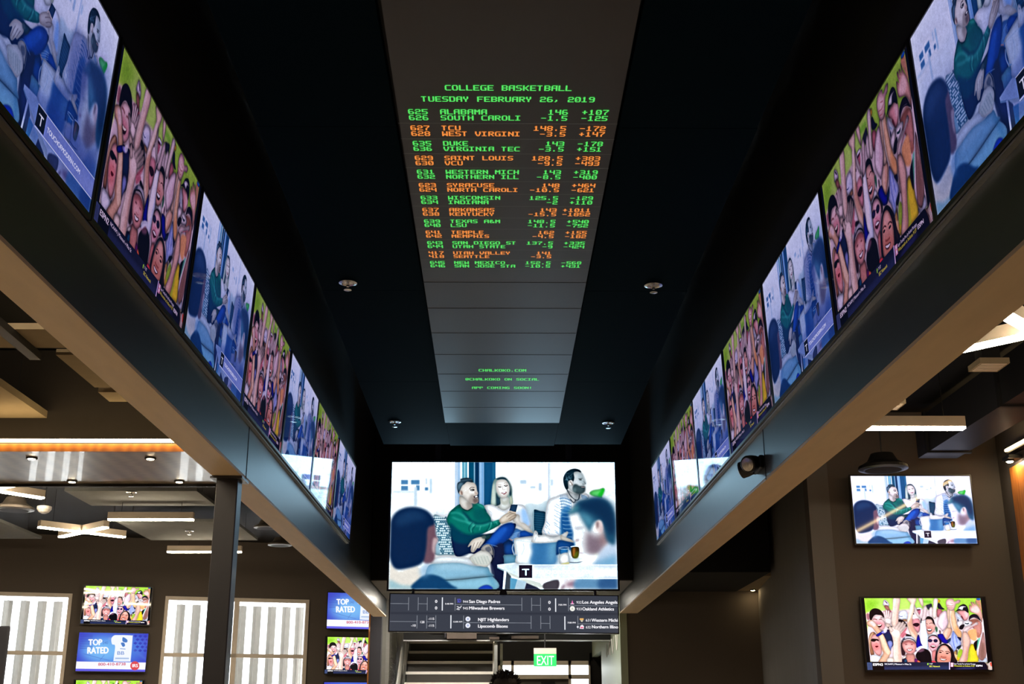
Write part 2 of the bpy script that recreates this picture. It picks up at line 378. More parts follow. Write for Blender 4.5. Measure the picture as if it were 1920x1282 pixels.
    c.P((190, 175, 165), [(330, 420), (430, 415), (480, 470), (490, 560), (430, 520), (380, 480)], 8, .5)
    c.P((150, 138, 130), [(380, 640), (440, 620), (510, 660), (520, 735), (470, 775), (400, 768), (350, 730)], 4, .8)
    c.P((95, 80, 78), [(430, 690), (505, 690), (518, 740), (450, 765)], 3, .8)
    c.P((40, 66, 84), [(155, 500), (165, 420), (210, 390), (220, 350), (320, 330), (400, 350), (430, 400), (410, 412), (330, 400), (280, 440), (240, 470), (200, 560), (180, 600)], 1)
    c.P((105, 140, 160), [(160, 480), (200, 420), (260, 430), (220, 490), (190, 560)], 3, .7)
    for i in range(9): c.L((125, 160, 178), [(215+i*22, 395-i*4), (232+i*22, 362)], 6, 1, .6)
    c.E((232, 215, 205), 222, 590, 30, 42, 1); c.P((120, 90, 80), [(212, 560), (240, 570), (246, 620), (225, 610)], 1.5, .8)
    c.L((70, 60, 58), [(368, 525), (400, 495), (450, 500)], 9, 1); c.E((55, 50, 50), 420, 540, 38, 18, 1.2); c.E((225, 225, 225), 408, 540, 9, 6, .6)
    c.P((175, 150, 140), [(455, 560), (500, 590), (512, 612), (470, 622)], 2, .7)
    c.P((70, 50, 52), [(440, 650), (500, 640), (515, 665), (460, 680)], 1); c.P((240, 240, 240), [(468, 652), (500, 648), (500, 660), (470, 664)], .5)
    # right hand with the phone
    c.P((206, 190, 172), [(880, 1050), (960, 970), (1050, 920), (1120, 910), (1175, 960), (1165, 1010), (1100, 1060), (1040, 1085), (930, 1120), (895, 1100)], 1)
    c.P((240, 228, 212), [(900, 1040), (980, 980), (1050, 960), (1010, 1040), (930, 1090)], 5, .8)
    for p in ([(1010, 1000), (1090, 950), (1150, 930)], [(1040, 1040), (1110, 990), (1165, 970)], [(1060, 1070), (1120, 1035), (1155, 1010)]): c.L((120, 98, 84), p, 7, 1, .8)
    c.P((10, 30, 52), [(1090, 785), (1198, 790), (1165, 925), (1045, 915)], .7, 1, False)
    c.P((30, 60, 90), [(1100, 800), (1185, 805), (1158, 910), (1060, 905)], .7, 1, False)
    c.L((220, 240, 250), [(1092, 786), (1198, 790)], 5, .5)
    c.L((214, 196, 178), [(1030, 930), (1060, 905), (1120, 920), (1165, 930)], 20, 1)
    # left hand
    C_()
    c.P((24, 60, 70), [(380, 330), (460, 300), (560, 290), (520, 370), (420, 390)], 2)
    c.P((232, 222, 210), [(160, 490), (230, 390), (330, 345), (420, 340), (450, 390), (400, 470), (350, 530), (320, 530), (270, 590), (225, 600), (205, 560), (215, 480), (170, 510)], 1)
    for p in ([(270, 440), (235, 530), (222, 570)], [(330, 430), (295, 510), (268, 570)], [(385, 420), (350, 480), (335, 515)]): c.L((120, 105, 98), p, 8, 1, .85)
    c.P((70, 90, 90), [(390, 330), (450, 310), (470, 350), (420, 370)], 2, .9)
    # sofa seat and arm
    c.P((240, 246, 252), [(-460, 720), (-300, 660), (-100, 665), (120, 690), (260, 720), (330, 800), (240, 830), (0, 800), (-460, 790)], 2)
    c.P((136, 186, 212), [(-520, 830), (-300, 790), (0, 780), (250, 830), (480, 840), (540, 940), (570, 1010), (0, 1060), (-300, 1100), (-560, 1090)], 1.5)
    c.P((168, 208, 228), [(-420, 800), (-100, 780), (180, 810), (330, 870), (100, 900), (-300, 890)], 9, .7)
    c.P((142, 196, 220), [(-300, 1090), (0, 1066), (300, 1030), (570, 1010), (640, 1228), (-300, 1228)], 1.2)
    c.L((40, 90, 120), [(-260, 1075), (0, 1062), (300, 1032), (570, 1008)], 9, 1.2)
    c.P((60, 130, 165), [(450, 880), (530, 920), (575, 1010), (640, 1228), (590, 1228), (520, 1040)], 8, .6)
    c.P((28, 70, 190), [(340, 1228), (420, 1165), (520, 1160), (580, 1228)], 2)
    c.P((92, 150, 180), [(775, 650), (960, 640), (1020, 700), (1030, 780), (800, 800), (780, 720)], 1.5)
    # shoe
    c.P((235, 232, 225), [(185, 690), (280, 620), (400, 560), (500, 580), (560, 650), (570, 730), (490, 840), (400, 840), (260, 800), (215, 750)], 1)
    c.P((200, 205, 195), [(200, 700), (330, 650), (460, 640), (530, 700), (480, 820), (300, 800)], 3, .7)
    for i in range(6): c.L((150, 165, 160), [(225+i*52, 690-i*6), (280+i*52, 800)], 7, 1.2, .75)
    c.P((196, 190, 186), [(380, 540), (440, 480), (520, 465), (570, 520), (590, 640), (560, 640), (500, 580), (410, 580)], 1.2)
    c.P((80, 84, 95), [(460, 520), (530, 500), (560, 560), (520, 590), (460, 560)], 2, .8)
    c.L((40, 44, 60), [(540, 470), (590, 540), (596, 680), (560, 780)], 10, 1.5); c.L((215, 215, 215), [(560, 480), (604, 560), (600, 680)], 5, .8, .7)
    c.L((170, 200, 225), [(400, 500), (470, 455), (560, 470), (660, 500)], 6, 1, .7)
    # table
    c.P((222, 236, 246), [(660, 810), (1040, 765), (1465, 700), (2300, 690), (2320, 1080), (1800, 1080), (1330, 1060), (1030, 1035), (780, 905), (665, 860)], 1, 1, False)
    c.P((150, 180, 190), [(662, 845), (780, 905), (1020, 1010), (1020, 1036), (780, 925), (662, 868)], .8, 1, False)
    c.P((214, 222, 214), [(830, 930), (1030, 1010), (1400, 1120), (1470, 1210), (1330, 1200), (1000, 1040), (830, 975)], 1, 1, False)
    c.P((238, 244, 250), [(778, 905), (820, 925), (790, 1228), (752, 1228)], .8, 1, False)
    c.P((62, 72, 84), [(820, 925), (900, 1010), (885, 1228), (795, 1228)], 1.2, 1, False)
    c.P((92, 160, 195), [(885, 1030), (1010, 1060), (965, 1228), (880, 1228)], 1.5, 1, False)
    c.P((178, 206, 222), [(1010, 1060), (1160, 1100), (1130, 1228), (960, 1228)], 1.5, 1, False)
    c.P((40, 44, 66), [(1160, 1120), (1330, 1190), (1400, 1228), (1130, 1228)], 1.2, 1, False)
    # man in the checked shirt
    B()
    c.P((240, 244, 250), [(260, 720), (400, 650), (560, 600), (640, 640), (760, 690), (900, 600), (960, 680), (760, 800), (640, 900), (650, 1100), (690, 1300), (500, 1330), (300, 1340), (150, 1282), (200, 1080), (215, 900)], 1.2)
    c.P((60, 136, 190), [(500, 870), (620, 820), (650, 1000), (690, 1250), (700, 1600), (480, 1400), (470, 1080)], 4, .9)
    c.P((8, 64, 128), [(500, 960), (600, 920), (640, 1100), (690, 1280), (680, 1560), (560, 1500), (480, 1180)], 5, .8)
    rg = rn.Random(7)
    for i in range(11): c.L((30, 96, 160), [(455+i*4, 690+i*48), (540, 680+i*52), (640+i*3, 720+i*52)], 9, 1, .75)
    for i in range(8): c.L((24, 88, 152), [(470+i*24, 640), (490+i*24, 860), (500+i*24, 1260)], 8, 1, .6)
    for i in range(9): c.L((160, 205, 230), [(490+i*6, 925+i*68), (560, 935+i*68), (660, 925+i*70)], 9, 1.2, .75)
    for i in range(16):
        x = 350+rg.random()*130; y = 780+i*32; c.L((40, 104, 165), [(x, y), (x+60, y+40)], 6, .9, .7)
    for i in range(8):
        x = 170+rg.random()*90; y = 1080+i*28; c.L((50, 120, 180), [(x, y), (x+30, y+40)], 6, .9, .7)
    for i in range(6): c.L((26, 88, 150), [(815+i*18, 610+i*6), (850+i*18, 690)], 8, 1, .7)
    c.L((200, 205, 215), [(240, 1180), (340, 1100), (440, 1120)], 7, 1.5, .6)
    c.P((226, 232, 236), [(590, 540), (700, 600), (800, 610), (790, 690), (720, 760), (640, 650)], 1)
    c.P((130, 140, 146), [(700, 600), (800, 600), (790, 680), (730, 700)], 5, .8)
    c.L((14, 40, 62), [(585, 545), (640, 640), (720, 710), (780, 700), (800, 610)], 14, 1)
    c.P((246, 250, 254), [(585, 560), (640, 650), (720, 720), (695, 765), (600, 660)], .8)
    c.L((14, 44, 74), [(640, 700), (700, 760), (730, 710)], 12, 1)
    c.P((222, 230, 234), [(600, 400), (620, 300), (700, 235), (800, 230), (850, 270), (878, 340), (910, 430), (880, 450), (885, 560), (800, 610), (690, 590), (600, 500)], 1)
    c.P((150, 168, 176), [(790, 250), (850, 275), (880, 345), (905, 430), (850, 440), (800, 400), (760, 320)], 6, .7)
    c.P((16, 44, 60), [(520, 340), (560, 250), (620, 200), (710, 175), (800, 195), (828, 240), (760, 225), (700, 245), (710, 330), (690, 395), (640, 380), (600, 400), (605, 510), (570, 535), (530, 450)], 1)
    for i in range(12): c.L((120, 170, 190), [(535+rg.random()*150, 240+rg.random()*200), (545+rg.random()*150, 220+rg.random()*200)], 7, 1.2, .45)
    c.P((52, 74, 82), [(690, 460), (740, 440), (800, 470), (890, 480), (885, 570), (800, 615), (720, 590), (680, 540)], 2.5, .95)
    c.P((120, 150, 155), [(680, 530), (720, 500), (740, 560), (700, 580)], 4, .6)
    c.L((50, 58, 62), [(780, 350), (850, 340)], 9, 1); c.E((40, 48, 52), 815, 366, 24, 9, 1)
    c.L((80, 92, 98), [(870, 400), (905, 435), (850, 440)], 8, 1.2); c.L((220, 180, 180), [(830, 490), (885, 492)], 8, 1)
    c.E((236, 236, 236), 650, 420, 40, 52, 1); c.L((100, 80, 72), [(640, 395), (660, 425), (680, 460)], 14, 1.5, .8)
    # green cushion
    c.P((96, 220, 110), [(970, 600), (1020, 550), (1130, 530), (1200, 510), (1226, 540), (1185, 640), (1180, 680), (1040, 650)], 2)
    c.P((20, 190, 40), [(1110, 640), (1160, 560), (1200, 512), (1228, 540), (1180, 650)], 3, .9)
    # ice bucket with bottles
    D()
    c.P((238, 246, 252), [(-330, 380), (-200, 350), (0, 330), (100, 300), (250, 345), (420, 330), (440, 400), (380, 640), (320, 810), (-260, 800), (-300, 650)], 1)
    C_()
    c.P((60, 124, 178), [(1260, 440), (1500, 420), (1740, 390), (1700, 600), (1640, 810), (1240, 810), (1265, 600)], 6, .95)
    c.P((40, 104, 160), [(1330, 460), (1480, 450), (1500, 640), (1440, 800), (1290, 800)], 10, .6)
    c.P((110, 170, 200), [(1560, 450), (1690, 420), (1640, 700), (1560, 780)], 10, .7)
    c.L((250, 253, 255), [(930, 380), (1100, 345), (1270, 325)], 10, 1); c.L((170, 200, 222), [(935, 395), (1100, 410), (1400, 450)], 5, 1.2, .7)
    c.P((252, 254, 255), [(1270, 350), (1300, 240), (1330, 230), (1360, 270), (1370, 340), (1460, 300), (1500, 310), (1640, 350), (1830, 260), (1860, 240), (1880, 280), (1780, 400), (1500, 440), (1260, 430)], 1.4)
    c.L((90, 120, 140), [(1325, 262), (1335, 285)], 10, 1); c.L((140, 170, 190), [(1330, 330), (1310, 400)], 8, 1.4, .7)
    c.L((110, 160, 200), [(950, 460), (930, 540), (960, 630), (1000, 650)], 12, 1, .9); c.L((250, 252, 255), [(935, 460), (918, 540), (950, 640)], 7, .8); c.L((190, 210, 225), [(1110, 450), (1120, 540), (1080, 640)], 8, 1.2, .7)
    # his forearm, table things
    D()
    c.P((228, 222, 212), [(470, 300), (530, 330), (650, 380), (700, 430), (600, 420), (480, 390)], 1.4)
    c.P((16, 72, 140), [(420, 400), (600, 420), (700, 460), (640, 500), (420, 640), (390, 600)], 2)
    c.P((36, 120, 190), [(470, 540), (590, 540), (575, 630), (470, 650)], 2)
    c.P((246, 250, 252), [(450, 650), (590, 610), (620, 780), (460, 800)], 2)
    c.L((220, 240, 252), [(440, 520), (520, 508), (610, 515), (600, 540), (520, 548), (445, 535)], 6, .8)
    c.L((120, 160, 180), [(436, 530), (455, 790)], 6, .7); c.L((130, 165, 185), [(605, 530), (615, 790)], 7, .7)
    c.P((214, 205, 120), [(500, 790), (600, 770), (610, 800), (470, 810)], 2, .8)
    c.P((66, 48, 14), [(655, 520), (780, 515), (765, 680), (668, 685)], 1.2); c.P((170, 104, 40), [(680, 540), (715, 530), (712, 670), (678, 660)], 2.5, .9); c.P((100, 118, 30), [(730, 600), (770, 590), (765, 690), (690, 690)], 3, .7)
    c.L((235, 245, 250), [(645, 505), (720, 495), (790, 500)], 12, .8); c.L((180, 200, 210), [(600, 540), (640, 640), (635, 700)], 6, 1)
    c.L((30, 50, 70), [(630, 770), (740, 775), (850, 755)], 9, 1)
    # man in front on the right, out of focus
    c.P((236, 238, 240), [(620, -60), (760, -80), (960, 0), (1000, 200), (1240, 300), (1330, 300), (1440, 340), (1445, 800), (880, 790), (910, 640), (840, 600), (860, 540), (800, 500), (760, 430), (680, 400), (690, 280), (650, 140)], 5)
    c.P((118, 96, 110), [(930, 250), (1060, 330), (1240, 290), (1330, 260), (1420, 330), (1240, 470), (1140, 630), (950, 640), (900, 500)], 12, .9)
    c.P((165, 130, 128), [(1200, 150), (1330, 200), (1390, 340), (1250, 480), (1150, 420)], 14, .7)
    c.P((196, 214, 236), [(1110, 640), (1240, 500), (1440, 340), (1445, 820), (1050, 820), (1040, 740)], 7)
    c.P((96, 158, 196), [(1040, 760), (1180, 720), (1445, 640), (1450, 830), (1050, 830)], 12, .8)
    c.P((250, 253, 255), [(880, 640), (1000, 650), (1120, 640), (1050, 760), (960, 820), (820, 800)], 7)
    c.P((214, 224, 140), [(1030, 640), (1110, 630), (1100, 650)], 5, .5)
    B()
    c.P((30, 80, 110), [(590, 940), (680, 860), (760, 740), (900, 700), (1080, 660), (1230, 690), (1340, 790), (1410, 980), (1425, 1300), (1390, 1480), (1260, 1400), (1200, 1180), (1080, 1080), (1000, 1180), (980, 1260), (920, 1180), (820, 1000), (760, 930), (640, 960)], 7)
    c.P((8, 40, 74), [(760, 800), (900, 720), (1080, 690), (1220, 720), (1330, 820), (1400, 1000), (1410, 1260), (1300, 1300), (1200, 1100), (1080, 980), (900, 900)], 12, .9)
    c.P((88, 156, 180), [(800, 930), (920, 960), (1020, 1060), (960, 1180), (890, 1100)], 10, .8)
    c.P((90, 165, 170), [(610, 920), (700, 850), (780, 800), (760, 880), (660, 930)], 7, .6)
    c.E((238, 222, 218), 1125, 1165, 66, 112, 4, 1, .1); c.P((120, 92, 96), [(1080, 1100), (1120, 1080), (1130, 1160), (1100, 1200), (1085, 1160)], 4, .8); c.P((210, 180, 180), [(1150, 1080), (1200, 1180), (1180, 1260), (1140, 1270)], 4, .7)
    D()
    c.P((170, 175, 190), [(700, 180), (800, 170), (880, 170), (800, 200), (720, 205)], 5, .8)
    c.P((150, 110, 125), [(725, 395), (780, 375), (770, 405), (735, 415)], 4, .8); c.P((175, 140, 150), [(780, 590), (840, 610), (850, 630), (800, 615)], 4, .8)
    # dark head in front on the left
    O()
    c.P((234, 226, 214), [(40, 880), (120, 940), (260, 900), (300, 960), (240, 1083), (30, 1083)], 5)
    c.P((150, 190, 200), [(40, 1010), (140, 1050), (250, 1060), (240, 1090), (30, 1090)], 6, .9)
    c.P((110, 78, 92), [(330, 560), (400, 560), (415, 650), (430, 690), (410, 740), (400, 850), (330, 880), (280, 780)], 4)
    c.P((215, 190, 190), [(395, 680), (432, 690), (410, 740), (405, 800), (385, 770)], 4, .8)
    c.P((6, 34, 72), [(50, 560), (90, 480), (160, 440), (250, 432), (340, 460), (395, 520), (400, 570), (350, 600), (340, 720), (330, 800), (300, 880), (180, 920), (90, 920), (48, 840), (44, 700)], 4.5)
    c.P((28, 66, 108), [(90, 520), (180, 460), (280, 460), (340, 520), (260, 540), (120, 580)], 12, .6)
    c.P((14, 64, 108), [(230, 1083), (280, 1000), (350, 965), (450, 985), (540, 1050), (570, 1083)], 4)
    c.P((120, 170, 210), [(285, 930), (340, 880), (400, 920), (330, 990), (295, 975)], 9, .6)
    # hand at the bottom, band and logo
    D()
    c.P((236, 228, 232), [(420, 1228), (440, 1080), (520, 1050), (720, 1050), (740, 1228)], 4)
    c.P((150, 110, 130), [(560, 1140), (700, 1090), (720, 1170), (600, 1180)], 6, .9); c.P((120, 90, 110), [(480, 1200), (530, 1150), (540, 1180), (490, 1228)], 4, .8)
    c.P((90, 140, 180), [(740, 1060), (1100, 1050), (1450, 1050), (1455, 1240), (760, 1240)], 6, .95); c.P((36, 76, 126), [(1130, 1060), (1450, 1050), (1455, 1240), (1150, 1240)], 8, .8)
    c.P((52, 46, 56), [(180, 1130), (420, 1070), (410, 1228), (190, 1228)], 2, .9)
    if soft:                                            # the same picture with its highlights not burnt out
        O()
        c.P((74, 104, 166), [(0, 470), (700, 560), (1000, 480), (1300, 470), (1500, 380), (1920, 330), (1920, 1152), (0, 1152)], 40, .36)
        c.P((130, 136, 186), [(40, 60), (1870, 60), (1870, 520), (40, 560)], 30, .22)
        c.P((60, 74, 140), [(1480, 480), (1560, 520), (1560, 700), (1650, 820), (1870, 700), (1870, 900), (1400, 900), (1500, 700)], 14, .42)
        c.P((44, 62, 132), [(1300, 380), (1420, 330), (1560, 400), (1500, 640), (1340, 640)], 12, .38)
        c.P((60, 84, 160), [(900, 880), (1400, 800), (1870, 830), (1870, 1090), (1100, 1090)], 10, .35)
        c.P((40, 70, 150), [(1350, 660), (1400, 690), (1360, 880), (1190, 890), (1200, 720)], 12, .4)
        D()
    c.R((232, 240, 252) if not soft else (150, 160, 212), -250, 812, 1452, 1050, .4, .76); c.L((250, 252, 255), [(-250, 812), (1452, 812)], 8, .5, .8); c.L((252, 253, 255), [(-250, 1050), (1452, 1050)], 9, .5, .8)
    C_()
    c.R((38, 28, 46), 1034, 816, 1262, 1038, .4)
    c.R((255, 255, 255), 1142, 886, 1164, 992, .3); c.R((255, 255, 255), 1112, 882, 1206, 898, .3); c.R((255, 255, 255), 1086, 884, 1106, 898, .3)
    c.text((255, 255, 255), 'TOUCHOFMODERN.COM', 1322, 962, 56, 970, .95, .03)
    return c.a

def draw_crowd(shade=.8):
    """a cheering crowd with raised hands above a dark caption bar"""
    c = Canvas(960, 540, [(1611.7, 1121.9), (1840, 1120), (1854.5, 1257.2), (1619.2, 1259.7)], (6, 6, 8))
    k = 14.769; c.shade = shade
    Q1 = lambda: c.frame(1600, 1115, k); Q2 = lambda: c.frame(1730, 1115, k)
    Q3 = lambda: c.frame(1600, 1180, k); Q4 = lambda: c.frame(1730, 1180, k)
    SK, SH, LT, PK = (226, 196, 188), (196, 140, 128), (246, 230, 226), (222, 158, 168)
    Q1()
    c.P((172, 216, 84), [(255, 100), (3450, 75), (3620, 1900), (380, 1920)], .6, 1, False)
    c.P((196, 232, 130), [(700, 90), (2100, 80), (2100, 420), (700, 500)], 18, .8)
    c.P((140, 200, 50), [(300, 200), (700, 180), (520, 380), (320, 420)], 16, .7)
    c.P((130, 196, 60), [(1900, 150), (2100, 160), (2080, 230), (1900, 220)], 5, .8)
    # blurred people at the back
    c.P((238, 222, 226), [(300, 520), (1000, 430), (1250, 420), (1700, 380), (2100, 420), (2500, 560), (2800, 500), (3050, 560), (3560, 700), (3600, 1900), (380, 1900), (330, 900)], 6)
    c.P((226, 190, 196), [(760, 480), (960, 420), (1010, 600), (900, 760), (780, 640)], 4); c.P((190, 90, 100), [(780, 470), (980, 440), (985, 540), (880, 520)], 3, .7)
    c.P((190, 130, 120), [(800, 310), (900, 290), (960, 420), (960, 470), (860, 420)], 3); c.P((240, 232, 244), [(770, 260), (800, 150), (870, 170), (930, 240), (940, 320), (860, 290), (780, 300)], 2)
    c.P((36, 34, 40), [(825, 180), (850, 190), (890, 235), (870, 240)], 1)
    c.P((238, 240, 252), [(1180, 640), (1200, 500), (1280, 440), (1400, 440), (1440, 560), (1420, 680), (1290, 690)], 3)
    c.P((205, 214, 238), [(1240, 560), (1400, 500), (1440, 600), (1400, 680), (1280, 670)], 6, .7)
    c.L((90, 104, 150), [(1200, 590), (1260, 608), (1300, 600)], 12, 1)
    c.P((176, 140, 110), [(1290, 690), (1400, 680), (1420, 740), (1340, 740)], 3)
    c.P((32, 26, 38), [(1180, 690), (1260, 690), (1340, 740), (1420, 840), (1400, 900), (1290, 800), (1190, 760)], 2)
    # woman with dark glasses in the middle back
    c.P(PK, [(1560, 700), (1660, 640), (1760, 680), (1790, 820), (1760, 1000), (1700, 1060), (1620, 980), (1570, 860)], 2)
    c.P((245, 232, 235), [(1580, 560), (1700, 540), (1780, 640), (1660, 660), (1590, 680)], 4)
    c.P((66, 22, 44), [(1575, 830), (1640, 790), (1730, 790), (1755, 840), (1690, 890), (1620, 870)], 1.2)
    c.P((190, 110, 130), [(1690, 400), (1790, 390), (1800, 480), (1760, 560), (1710, 480)], 2, .9); c.P((240, 240, 248), [(1670, 390), (1740, 350), (1850, 370), (1800, 410), (1690, 410)], 2); c.P((90, 40, 60), [(1690, 405), (1790, 395), (1780, 425), (1700, 430)], 1.2)
    # man with the cap far left
    c.P((150, 92, 100), [(300, 540), (380, 540), (400, 680), (320, 700)], 4, .8)
    c.P((20, 14, 18), [(385, 600), (400, 480), (480, 400), (580, 385), (690, 430), (770, 540), (785, 660), (700, 600), (580, 560), (490, 620), (440, 760), (400, 700)], 1)
    c.P((232, 200, 200), [(445, 750), (480, 640), (580, 575), (720, 580), (780, 680), (820, 820), (800, 920), (700, 1010), (620, 960), (540, 860)], 1.2)
    c.P((214, 140, 150), [(500, 800), (600, 750), (740, 780), (800, 860), (720, 960), (600, 900)], 8, .7)
    c.P((246, 226, 224), [(560, 600), (700, 590), (740, 640), (640, 660), (560, 660)], 6, .7)
    c.L((130, 80, 80), [(490, 690), (540, 685), (590, 705)], 22, 2, .8); c.L((130, 80, 80), [(650, 705), (690, 690), (720, 700)], 18, 2, .8)
    c.P((90, 40, 44), [(580, 850), (660, 845), (720, 835), (700, 900), (630, 920)], 1.5); c.P((244, 228, 214), [(595, 845), (660, 842), (712, 832), (690, 865), (620, 875)], 1)
    # navy shirt under him
    c.P((44, 44, 96), [(640, 1060), (820, 1000), (920, 980), (980, 1100), (1010, 1260), (1020, 1420), (900, 1500), (800, 1300)], 1.5)
    c.P((24, 56, 90), [(800, 1130), (920, 1100), (960, 1250), (980, 1380), (860, 1300)], 3, .8)
    # tall bare arm
    c.P((236, 212, 200), [(1060, 100), (1240, 95), (1225, 300), (1190, 500), (1180, 700), (1160, 850), (1070, 970), (1000, 860), (980, 760), (1020, 520), (1050, 300)], 1.2)
    c.P((250, 236, 226), [(1060, 110), (1120, 105), (1080, 400), (1030, 700), (990, 760), (1030, 450)], 4, .8); c.P((206, 168, 158), [(1180, 300), (1230, 200), (1190, 500), (1165, 840), (1110, 800)], 5, .6)
    # open hand by his face
    c.P((248, 232, 230), [(790, 640), (850, 610), (920, 610), (970, 640), (985, 690), (980, 780), (930, 850), (840, 800), (790, 700), (700, 640), (730, 620)], 1.2)
    for p in ([(840, 660), (815, 560), (800, 465)], [(875, 650), (865, 540), (858, 435)], [(905, 650), (915, 540), (920, 445)], [(935, 670), (965, 580), (985, 490)], [(820, 740), (760, 690), (705, 640)]): c.L((246, 228, 226), p, (58, 40), 1, 1)
    c.E((246, 230, 228), 880, 720, 66, 66, 8, .9)
    c.P((228, 206, 196), [(820, 800), (940, 830), (990, 900), (900, 940), (840, 880)], 3)
    c.E((20, 20, 30), 905, 925, 18, 22, 1); c.L((30, 30, 40), [(960, 885), (1010, 900)], 18, 1)
    # second raised arm
    c.P((240, 218, 200), [(1430, 100), (1600, 90), (1700, 100), (1650, 260), (1640, 420), (1570, 620), (1560, 800), (1620, 960), (1700, 1080), (1690, 1260), (1640, 1320), (1540, 1200), (1450, 960), (1420, 780), (1460, 560), (1520, 300), (1520, 220)], 1.2)
    c.P((206, 152, 130), [(1560, 640), (1570, 820), (1650, 1000), (1690, 1200), (1560, 1060), (1470, 900), (1450, 760)], 6, .7)
    c.P((252, 240, 232), [(1520, 300), (1600, 280), (1530, 560), (1460, 760), (1440, 720)], 4, .7)
    c.P((238, 214, 200), [(1740, 90), (1860, 90), (1880, 300), (1850, 340)], 2); c.P((240, 226, 224), [(1630, 260), (1700, 420), (1790, 640), (1740, 640), (1640, 460)], 3)
    c.E((30, 24, 30), 1608, 530, 14, 22, 1)
    # white sleeved arm
    c.P((222, 232, 252), [(1800, 700), (1930, 620), (1980, 900), (2010, 1300), (1960, 1640), (1860, 1500), (1760, 1350), (1780, 1000)], 1.5)
    c.P((252, 252, 255), [(1810, 760), (1900, 700), (1930, 1000), (1900, 1400), (1820, 1400), (1780, 1200)], 4, .9)
    c.P((240, 220, 222), [(1870, 420), (1900, 320), (1960, 290), (1990, 380), (1960, 520), (1940, 680), (1820, 720), (1850, 560)], 1.5)
    c.P((20, 30, 34), [(1800, 680), (1825, 660), (1815, 780), (1795, 780)], 1.2)
    # blue shirt behind
    c.P((26, 20, 170), [(1700, 1150), (1740, 1130), (1790, 1350), (1830, 1440), (1700, 1500), (1650, 1420), (1670, 1280)], 1.5)
    Q2()
    c.P((24, 18, 168), [(330, 1120), (480, 1090), (580, 1250), (700, 1200), (640, 1330), (560, 1360), (430, 1300)], 1.5)
    # people behind the laughing man
    c.P((56, 62, 80), [(40, 290), (100, 260), (180, 240), (200, 300), (180, 400), (90, 400)], 2.5)
    c.P((30, 34, 66), [(350, 240), (410, 230), (470, 330), (540, 390), (450, 400), (360, 360)], 1.5); c.P((205, 130, 140), [(330, 400), (440, 400), (490, 500), (420, 600), (330, 600)], 2.5)
    c.E((226, 188, 40), 382, 165, 40, 46, 2); c.P((240, 226, 228), [(120, 380), (200, 330), (240, 480), (200, 640), (110, 560)], 3)
    c.P((246, 232, 226), [(250, 110), (360, 105), (350, 260), (320, 420), (300, 640), (220, 640), (200, 480), (230, 300)], 1.2)
    c.P((226, 202, 210), [(420, 520), (580, 430), (640, 700), (620, 860), (500, 1000), (460, 1000), (340, 820), (360, 680)], 2.5); c.P((246, 236, 240), [(350, 800), (400, 640), (560, 470), (520, 640), (480, 800), (470, 960)], 6, .7)
    # laughing man
    c.P((18, 16, 20), [(20, 660), (60, 600), (130, 600), (220, 660), (260, 780), (275, 880), (230, 860), (180, 700), (100, 680), (20, 690)], 1)
    c.P((228, 186, 176), [(20, 690), (100, 675), (185, 700), (225, 800), (290, 850), (300, 920), (260, 980), (230, 1060), (120, 1110), (60, 1090), (30, 950), (10, 820)], 1.2)
    c.P((205, 140, 135), [(60, 860), (180, 860), (230, 920), (180, 1060), (90, 1060), (40, 940)], 8, .6)
    c.L((90, 50, 46), [(30, 795), (70, 815)], 10, 1); c.L((80, 44, 40), [(120, 800), (160, 780), (205, 790)], 11, 1); c.L((150, 90, 84), [(60, 905), (100, 915), (140, 900)], 10, 1.2)
    c.P((46, 16, 20), [(50, 960), (120, 955), (178, 955), (160, 1010), (100, 1025), (60, 1000)], 1); c.P((252, 250, 248), [(60, 960), (120, 955), (168, 955), (150, 985), (80, 988)], .8)
    c.P((246, 246, 252), [(70, 1110), (160, 1100), (240, 1030), (330, 1120), (240, 1140), (120, 1160)], 1.5); c.P((30, 90, 60), [(270, 900), (330, 900), (340, 1000), (300, 1040)], 3, .8)
    c.P((80, 60, 70), [(380, 980), (430, 1010), (420, 1090), (380, 1060)], 2, .7)
    # clasped hands, two forearms
    c.P((222, 180, 158), [(600, 900), (650, 860), (735, 940), (720, 1060), (640, 1200), (580, 1250), (490, 1080), (540, 980)], 1.2); c.P((240, 214, 200), [(500, 1080), (570, 960), (640, 920), (600, 1060), (570, 1200)], 5, .7)
    c.P((236, 208, 186), [(610, 380), (700, 400), (700, 560), (690, 700), (720, 900), (650, 930), (600, 900), (640, 760), (610, 600)], 1.2)
    c.P((238, 200, 166), [(690, 420), (800, 380), (830, 560), (880, 760), (930, 940), (1000, 1040), (990, 1200), (900, 1180), (800, 1040), (730, 860), (700, 640)], 1.2)
    c.P((250, 238, 222), [(690, 430), (730, 430), (710, 620), (740, 860), (800, 1020), (760, 960), (700, 760)], 3, .8); c.P((222, 160, 100), [(860, 860), (930, 960), (990, 1100), (940, 1160), (830, 1010)], 7, .7)
    c.P((226, 190, 184), [(580, 200), (620, 110), (700, 90), (790, 110), (800, 170), (880, 150), (900, 130), (980, 140), (940, 220), (860, 240), (830, 330), (760, 430), (650, 400), (600, 320)], 1.2)
    c.P((246, 224, 220), [(600, 200), (680, 170), (780, 200), (760, 300), (660, 280)], 5, .7)
    for p in ([(620, 280), (720, 300), (780, 280)], [(640, 340), (720, 360), (760, 340)], [(700, 215), (780, 240)]): c.L((176, 110, 110), p, 10, 1.2, .8)
    # man in the dark visor cap
    c.P((226, 168, 170), [(900, 440), (1060, 420), (1190, 470), (1200, 600), (1140, 700), (1060, 700), (980, 560), (900, 500)], 1.5); c.P((242, 214, 214), [(1080, 450), (1180, 480), (1190, 600), (1120, 620)], 6, .7)
